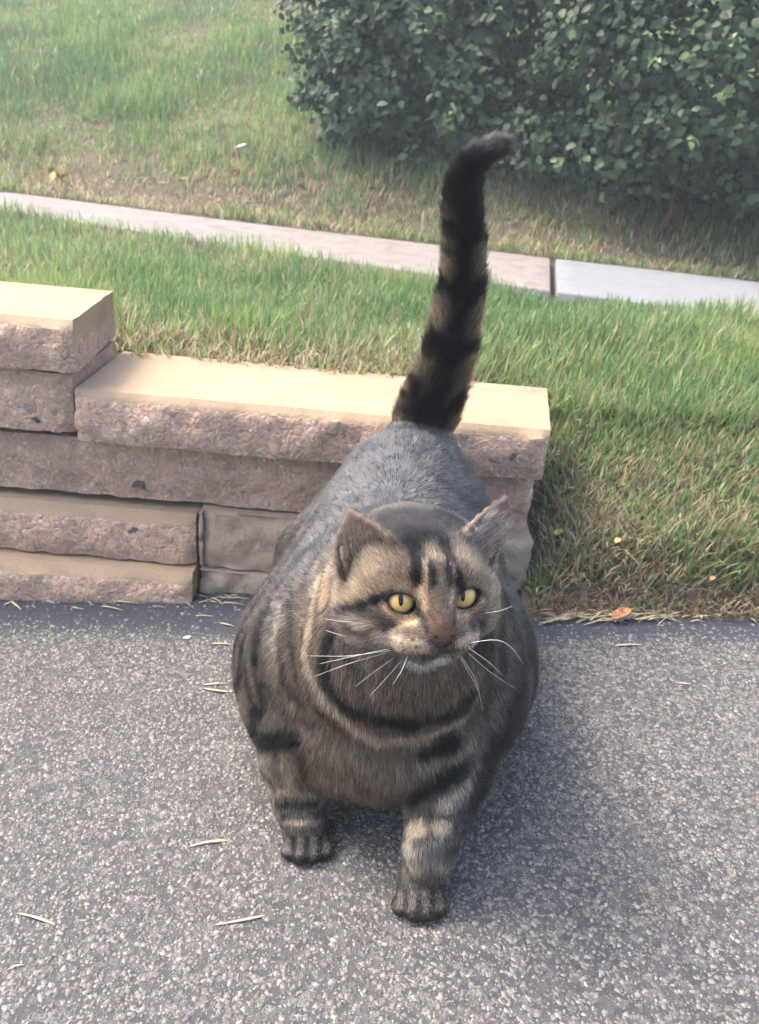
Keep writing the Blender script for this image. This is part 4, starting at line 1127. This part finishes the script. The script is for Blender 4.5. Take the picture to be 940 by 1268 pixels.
# ---- eyes
def sphere_cap(r, a_max, nu=28, nv=10, sx=1.0, sy=1.0):
    th = np.linspace(0, 2 * np.pi, nu, endpoint=False); V = [(0, -r, 0)]
    for v_ in np.linspace(0, 1, nv)[1:]:
        for t in th:
            ax_, az_ = a_max * v_ * math.cos(t) * sx, a_max * v_ * math.sin(t) * sy
            rr = math.hypot(ax_, az_); s = math.sin(rr) / rr if rr > 1e-9 else 1
            V.append((r * ax_ * s, -r * math.cos(rr), r * az_ * s))
    Q = []; T = [(0, 1 + j, 1 + (j + 1) % nu) for j in range(nu)]
    for k in range(nv - 2):
        for j in range(nu):
            a = 1 + k * nu + j; b = 1 + k * nu + (j + 1) % nu; Q.append((a, a + nu, b + nu, b))
    return np.array(V), np.array(Q), np.array(T)
m = Mat('eyeball', rough=0.08, spec=0.5); m.color((0.25, 0.2, 0.16)); EYEBALL = m.m
m = Mat('iris', rough=0.04, spec=0.6); v = m.obj()
n_ = m.new('ShaderNodeVectorMath', operation='LENGTH'); sx = m.new('ShaderNodeVectorMath', operation='MULTIPLY'); m.l.new(v, sx.inputs[0]); sx.inputs[1].default_value = (1, 0, 1); m.l.new(sx.outputs[0], n_.inputs[0])
rr = m.math('DIVIDE', n_.outputs['Value'], EYE_R)
ic = m.ramp(rr, [(0.0, (0.38, 0.235, 0.07)), (0.35, (0.50, 0.31, 0.10)), (0.66, (0.54, 0.345, 0.13)), (0.80, (0.26, 0.19, 0.08)), (0.90, (0.012, 0.010, 0.008))])
ic = m.mix(m.ramp(m.noise(v, 900.0, 3), [(0.4, 0.0), (0.7, 0.3)]), ic, (0.40, 0.30, 0.11))
m.color(ic); IRIS = m.m
m = Mat('pupil', rough=0.05, spec=0.3); m.color((0.003, 0.003, 0.004)); PUPIL = m.m
V0, Q0, T0 = sphere_cap(EYE_R * 0.955, math.pi, 28, 18); EYE_ME = np_mesh('eye', V0, [Q0, T0])
V0, Q0, T0 = sphere_cap(EYE_R * 0.975, 1.25); IRIS_ME = np_mesh('iris', V0, [Q0, T0])
V0, Q0, T0 = sphere_cap(EYE_R * 0.99, 0.40, sx=0.38, sy=1.0); PUPIL_ME = np_mesh('pupil', V0, [Q0, T0])
for me, mt in ((EYE_ME, EYEBALL), (IRIS_ME, IRIS), (PUPIL_ME, PUPIL)): me.materials.append(mt); me.shade_smooth()
for e in EYES:
    g = CAM_L - e; g /= np.linalg.norm(g); g = g * 0.75 + hf * 0.25; g /= np.linalg.norm(g)
    xx = np.cross(np.array([0, 0, 1.0]), -g) * -1; xx = np.cross(g, np.array([0, 0, 1.0])); xx /= np.linalg.norm(xx); uu = np.cross(xx, g)
    if uu[2] < 0: uu = -uu
    M4 = Matrix(np.stack([xx, -g, uu], 1).tolist()).to_4x4()
    o = bpy.data.objects.new('eye', EYE_ME); col.objects.link(o); o.parent = cat; o.matrix_local = Matrix.Translation(e) @ M4
    for nm, me in (('iris', IRIS_ME), ('pupil', PUPIL_ME)):
        c_ = bpy.data.objects.new(nm, me); col.objects.link(c_); c_.parent = o

# ---- whiskers
m = Mat('whisker', rough=0.35, spec=0.5); m.color((0.66, 0.64, 0.61)); WH = m.m
for pts, dy in (([(487, 805), (430, 813), (380, 812)], 0.012), ([(480, 808), (430, 822), (389, 838)], 0.004), ([(484, 803), (440, 812), (396, 822)], -0.004), ([(498, 818), (478, 840), (458, 862)], -0.006),
                ([(490, 813), (462, 833), (440, 850)], 0.006), ([(441, 771), (420, 769), (402, 766)], 0.012), ([(441, 791), (420, 786), (402, 780)], 0.010),
                ([(582, 796), (618, 790), (636, 803), (648, 822)], 0.008), ([(577, 806), (606, 832), (639, 853)], 0.002), ([(569, 812), (582, 835), (594, 858)], -0.006),
                ([(571, 812), (590, 842), (598, 880)], 0.006), ([(580, 802), (606, 820), (622, 836)], 0.012), ([(600, 759), (618, 757), (634, 751)], 0.008), ([(505, 812), (498, 830), (486, 848)], -0.008)):
    r0 = on_cat(*pts[0])
    if r0 is None: continue
    yw = to_world(r0)[1]; ctrl = [r0] + [pl(a, b, yw - 0.006 + (dy - 0.004) * (i + 1) / (len(pts) - 1)) for i, (a, b) in enumerate(pts[1:])]
    ctrl = np.array(ctrl); t = np.linspace(0, len(ctrl) - 1, 13)
    Pw = np.stack([np.interp(t, np.arange(len(ctrl)), ctrl[:, k]) for k in range(3)], 1)
    for _ in range(4): Pw[1:-1] = (Pw[:-2] + 2 * Pw[1:-1] + Pw[2:]) / 4
    V, Q = tube_arrays([Pw], [np.linspace(0.00021, 0.00006, 13)], 5)
    link('whisker', np_mesh('whisker', V, [Q]), WH, cat)
# ------------------------------------------------------------------ litter on the ground
def flat_mat(name, c, rnd=0.3, rough=0.6):
    m = Mat(name, rough=rough, spec=0.35); n_ = m.noise(m.obj(), 260.0, 3)
    m.color(m.mix(n_, tuple(x * 0.75 for x in c), tuple(min(x * 1.2, 0.9) for x in c))); return m.m
STRAW_M = flat_mat('dry_straw', (0.44, 0.36, 0.23)); DEADLEAF = flat_mat('dead_leaf', (0.40, 0.20, 0.10)); YELLOW = flat_mat('yellow_leaf', (0.42, 0.36, 0.12)); PALE = flat_mat('pale_scrap', (0.62, 0.60, 0.56))
def straw_mesh(a, b, w, bend, seed, twist=0.4):
    """a flat folded blade of dead grass from a to b, its middle lifted a little off the ground"""
    r_ = np.random.default_rng(seed); a, b = np.array(a), np.array(b); n = 9; t = np.linspace(0, 1, n)
    d = b - a; side = np.cross(d, [0, 0, 1.0]); side /= np.linalg.norm(side)
    P = a + d * t[:, None] + side * (bend * np.sin(t * np.pi))[:, None]
    P[:, 2] += 0.0014 + 0.0022 * np.sin(t * np.pi) * r_.uniform(0.2, 1.0)
    ww = w * 0.36 * np.clip(np.minimum(1, 0.25 + 4.0 * t) * (1 - t ** 3) + 0.04, 0, 1)
    V = np.stack([P - side * ww[:, None], P + np.array([0, 0, 1]) * (ww * twist)[:, None], P + side * ww[:, None], P - np.array([0, 0, 0.0006])], 1).reshape(-1, 3)
    i = (np.arange(n - 1) * 4)[:, None]; j = np.arange(4)[None]
    Q = np.stack([i + j, i + 4 + j, i + 4 + (j + 1) % 4, i + (j + 1) % 4], -1).reshape(-1, 4)
    return V, Q
def straw(p, q, wpx, bend, label, seed, mat=None, name='dry_straw', group='loose dry straws on the driveway'):
    a, b = at_drive(*p), at_drive(*q); c = (a + b) / 2
    w = wpx * float((c - CAM) @ F) / FPX
    V, Q = straw_mesh(a - c, b - c, w, 0.5 * bend * np.linalg.norm(b - a), seed)
    o = link(name, np_mesh(name, V, [Q]), mat or STRAW_M); o.location = c; tag(o, label, 'straw', group); return o
straw((282, 1042), (233, 1050), 7, 0.05, 'short pale straw lying left of the cat near its far front paw', 1)
straw((68, 1146), (20, 1132), 6, 0.04, 'pale straw lying alone near the left edge of the driveway', 2)
straw((328, 1135), (264, 1147), 6, -0.03, 'longest pale straw on the asphalt in front of the cat', 3)
straw((252, 849), (284, 847), 4, 0.1, 'upper straw of a pair beside the left flank of the cat', 4)
straw((285, 858), (250, 853), 5, -0.14, 'lower curved straw of a pair beside the left flank of the cat', 5)
straw((263, 798), (289, 799), 3, 0.02, 'thin straw poking out behind the left shoulder of the cat', 6)
straw((762, 800), (796, 799), 5, 0.03, 'small straw on the asphalt right of the cat near the grass edge', 7)
straw((840, 846), (856, 848), 4, 0.12, 'tiny curved tan straw on the open asphalt at the right', 8)
straw((14, 746), (27, 757), 5, 0.05, 'short orange straw below the lowest block at the far left', 9)
straw((242, 763), (264, 764), 3, 0.02, 'thin straw on the dark asphalt band below the mortar foot', 11)
straw((272, 772), (290, 776), 4, 0.10, 'bent straw on the dark asphalt band close to the cat shoulder', 12)
straw((130, 745), (172, 749), 3, 0.03, 'long thin straw against the foot of the wall under the lowest ledge', 13)
straw((125, 752), (152, 757), 3, 0.02, 'thin straw a little out from the foot of the wall', 14)
straw((214, 742), (240, 743), 4, 0.05, 'pale straw at the foot of the wall under the joint', 15)
straw((275, 741), (308, 742), 3, 0.04, 'pale straw along the mortar foot behind the cat shoulder', 16)
straw((272, 748), (303, 750), 3, -0.04, 'thin straw just below the mortar foot behind the cat shoulder', 17)
straw((30, 1196), (8, 1203), 3, 0.08, 'faint tan straw near the lower left corner', 18)

def curled_leaf(name, c, L, W, mat, label, cat_name, seed, curl=0.6, rz=0.0, n=7, mm=5, group=None, up=0.3):
    r_ = np.random.default_rng(seed); u = np.linspace(0, 1, n); v = np.linspace(-1, 1, mm)
    U, Vv = np.meshgrid(u, v, indexing='ij')
    wid = W * 0.5 * np.sin(np.pi * np.clip(U * 0.94 + 0.04, 0, 1)) ** 0.8
    X = (U - 0.5) * L; Y = wid * Vv * (1 - 0.25 * curl * np.abs(Vv)); Z = curl * wid * Vv ** 2 + up * L * (U - 0.3) ** 2 + 0.0012 + r_.normal(0, 0.0006, U.shape)
    P = np.stack([X, Y, Z], -1).reshape(-1, 3); i = (np.arange(n - 1)[:, None] * mm + np.arange(mm - 1)[None]).ravel()
    o = link(name, np_mesh(name, P, [np.stack([i, i + 1, i + mm + 1, i + mm], -1)]), mat)
    sol = o.modifiers.new('thickness', 'SOLIDIFY'); sol.thickness = 0.0006
    o.location = c; o.rotation_euler = (0, 0, rz); tag(o, label, cat_name, group); return o
c = at_drive(768, 769); c[2] += 0.002
curled_leaf('dead_leaf', c, 0.030, 0.024, DEADLEAF, 'curled orange brown dead leaf on the straw heap at the grass edge', 'leaf', 21, 0.9, 0.4, up=0.9)
c = at_drive(40, 739); curled_leaf('dead_leaf', c, 0.034, 0.009, DEADLEAF, 'narrow orange dead leaf at the foot of the lowest block on the left', 'leaf', 22, 0.5, -0.1)
def on_lawn(px, py):
    r = ray(px, py); t = np.linspace(0.8, 9, 4000); P = CAM + r * t[:, None]
    k = np.argmax(P[:, 2] < lawn_z(P[:, 0], P[:, 1])); return P[k]
c = on_lawn(688, 667) + [0, -0.01, 0.012]; curled_leaf('yellow_leaf', c, 0.018, 0.013, YELLOW, 'small yellow green leaf on the bare soil beside the wall end', 'leaf', 23, 0.5, 0.5)
c = on_lawn(703, 613) + [0, -0.01, 0.014]; curled_leaf('dead_leaf', c, 0.012, 0.006, DEADLEAF, 'tiny orange leaf fragment on the soil above the yellow leaf', 'leaf', 24, 0.5, 0.2)
c = on_lawn(873, 727) + [0, -0.015, 0.02]; curled_leaf('dead_leaf', c, 0.014, 0.009, DEADLEAF, 'small rust coloured leaf among dry grass near the right edge', 'leaf', 25, 0.6, 0.9)
c = on_lawn(757, 685) + [0, -0.015, 0.025]; curled_leaf('yellow_leaf', c, 0.016, 0.010, YELLOW, 'yellow leaf caught in the grass bank above the dead leaf', 'leaf', 26, 0.6, 0.9)
c = on_lawn(301, 196) + [0, -0.03, 0.035]; curled_leaf('pale_leaf', c, 0.045, 0.034, PALE, 'whitish dry leaf on the lawn above the sidewalk left of the shrub', 'leaf', 27, 0.7, 0.6, up=0.8)
c = at_drive(232, 791); curled_leaf('paper_scrap', c, 0.011, 0.006, PALE, 'tiny white scrap on the dark asphalt below the wall', 'scrap', 28, 0.3, 0.2)
for k, (px, py, rz, nm) in enumerate(((205, 234, 0.2, 'pale straw coloured leaf at the back edge of the sidewalk, leftmost of three'), (225, 229, 0.5, 'pale straw coloured leaf at the back edge of the sidewalk, middle of three'), (312, 257, 0.1, 'pale straw coloured leaf at the back edge of the sidewalk, rightmost of three'))):
    c = on_lawn(px, py) + [0, -0.02, 0.02]; curled_leaf('pale_leaf', c, 0.055, 0.014, STRAW_M, nm, 'leaf', 30 + k, 0.4, rz)
# wilted yellow weed by the sidewalk
c = on_lawn(76, 243); weed = empty('weed', c); tag(weed, 'yellowing weed at the back edge of the sidewalk on the left', 'weed')
YW = flat_mat('weed_leaf', (0.30, 0.24, 0.08))
for k in range(11):
    a = k * 2.4; n_ = np.array([[math.cos(a) * 0.7, math.sin(a) * 0.7 - 0.3, 0.7]])
    mm_ = frames(n_, np.array([a]))[0]; V = (LV * [1.3, 1.1, 1.1]) @ mm_.T
    o = link('leaf', np_mesh('leaf', V, [LQ]), YW, weed); o.location = (0.022 * math.cos(a), 0.022 * math.sin(a), 0.03 + 0.008 * k)
V, Q = tube_arrays([np.array([[0, 0, -0.02], [0.004, 0, 0.05], [0, 0.006, 0.12]])], [np.array([0.003, 0.0025, 0.0015])], 5)
link('stem', np_mesh('stem', V, [Q]), YW, weed)
# broad-leaved weed at the foot of the left shrub
GW = leaf_mat('broad_leaf', trans=0.35, attr=False, colr=(0.13, 0.22, 0.10))
c = on_lawn(462, 200) + np.array([0, -0.05, 0]); weed = empty('weed', c); tag(weed, 'broad-leaved light green weed at the foot of the shrub behind the cat', 'weed')
for k in range(6):
    a = k * 1.05 + 0.3; mm_ = frames(np.array([[math.cos(a) * 0.5, -0.75, 0.45]]), np.array([a]))[0]
    V = (LV * [1.9, 1.9, 1.6]) @ mm_.T; o = link('leaf', np_mesh('leaf', V, [LQ]), GW, weed); o.location = (0.035 * math.cos(a), 0.02 * math.sin(a), 0.07 + 0.022 * k)
V, Q = tube_arrays([np.array([[0, 0, -0.02], [0.004, 0, 0.09], [0, 0.004, 0.19]])], [np.array([0.004, 0.003, 0.002])], 5)
link('stem', np_mesh('stem', V, [Q]), GW, weed)
# heap of dry clippings along the grass edge and loose bits below the wall
Vs, Qs, off = [], [], 0
for k in range(190):
    if k < 120: px, py = 672 + 210 * rng.beta(1.3, 1.6), 765 + rng.normal(0, 3.0); L = rng.uniform(14, 46); an = rng.normal(-0.10, 0.22)
    elif k < 150: px, py = rng.uniform(860, 960), 758 + rng.normal(0, 3); L = rng.uniform(8, 22); an = rng.normal(0, 0.5)
    else: px, py = rng.uniform(0, 310), 742 + rng.normal(0, 4); L = rng.uniform(6, 18); an = rng.normal(0.05, 0.35)
    a = at_drive(px - L / 2 * math.cos(an), py - L / 2 * math.sin(an)); b = at_drive(px + L / 2 * math.cos(an), py + L / 2 * math.sin(an))
    V, Q = straw_mesh(a, b, rng.uniform(0.0016, 0.004), rng.normal(0, 0.08) * np.linalg.norm(b - a), k)
    V[:, 2] += rng.uniform(0, 0.007 if k < 120 else 0.002)
    Vs.append(V); Qs.append(Q + off); off += len(V)
o = link('dry_clippings', np_mesh('dry_clippings', np.concatenate(Vs), [np.concatenate(Qs)]), STRAW_M)
tag(o, 'dry grass clippings heaped along the edge of the asphalt', 'clippings', kind='stuff')
# ------------------------------------------------------------------ added pale volume standing in for veiling glare of the lens
X0, X1, Y0, Y1, Z0, Z1 = -42.0, 42.0, -10.0, 62.0, -3.0, 6.0
V = np.array([(x, y, z) for z in (Z0, Z1) for y in (Y0, Y1) for x in (X0, X1)])
Q = np.array([(0, 2, 3, 1), (4, 5, 7, 6), (0, 1, 5, 4), (2, 6, 7, 3), (0, 4, 6, 2), (1, 3, 7, 5)])
veil_mat = bpy.data.materials.new('glare_veil'); veil_mat.use_nodes = True; nt = veil_mat.node_tree; nt.nodes.clear()
pv = nt.nodes.new('ShaderNodeVolumePrincipled'); pv.inputs['Color'].default_value = (0.86, 0.92, 1.0, 1); pv.inputs['Density'].default_value = 0.011
ou = nt.nodes.new('ShaderNodeOutputMaterial'); nt.links.new(pv.outputs[0], ou.inputs['Volume'])
o = link('glare_veil', np_mesh('glare_veil', V, [Q]), veil_mat, smooth=False); tag(o, 'thin pale volume added to stand in for lens glare', 'glare_veil', kind='stuff')
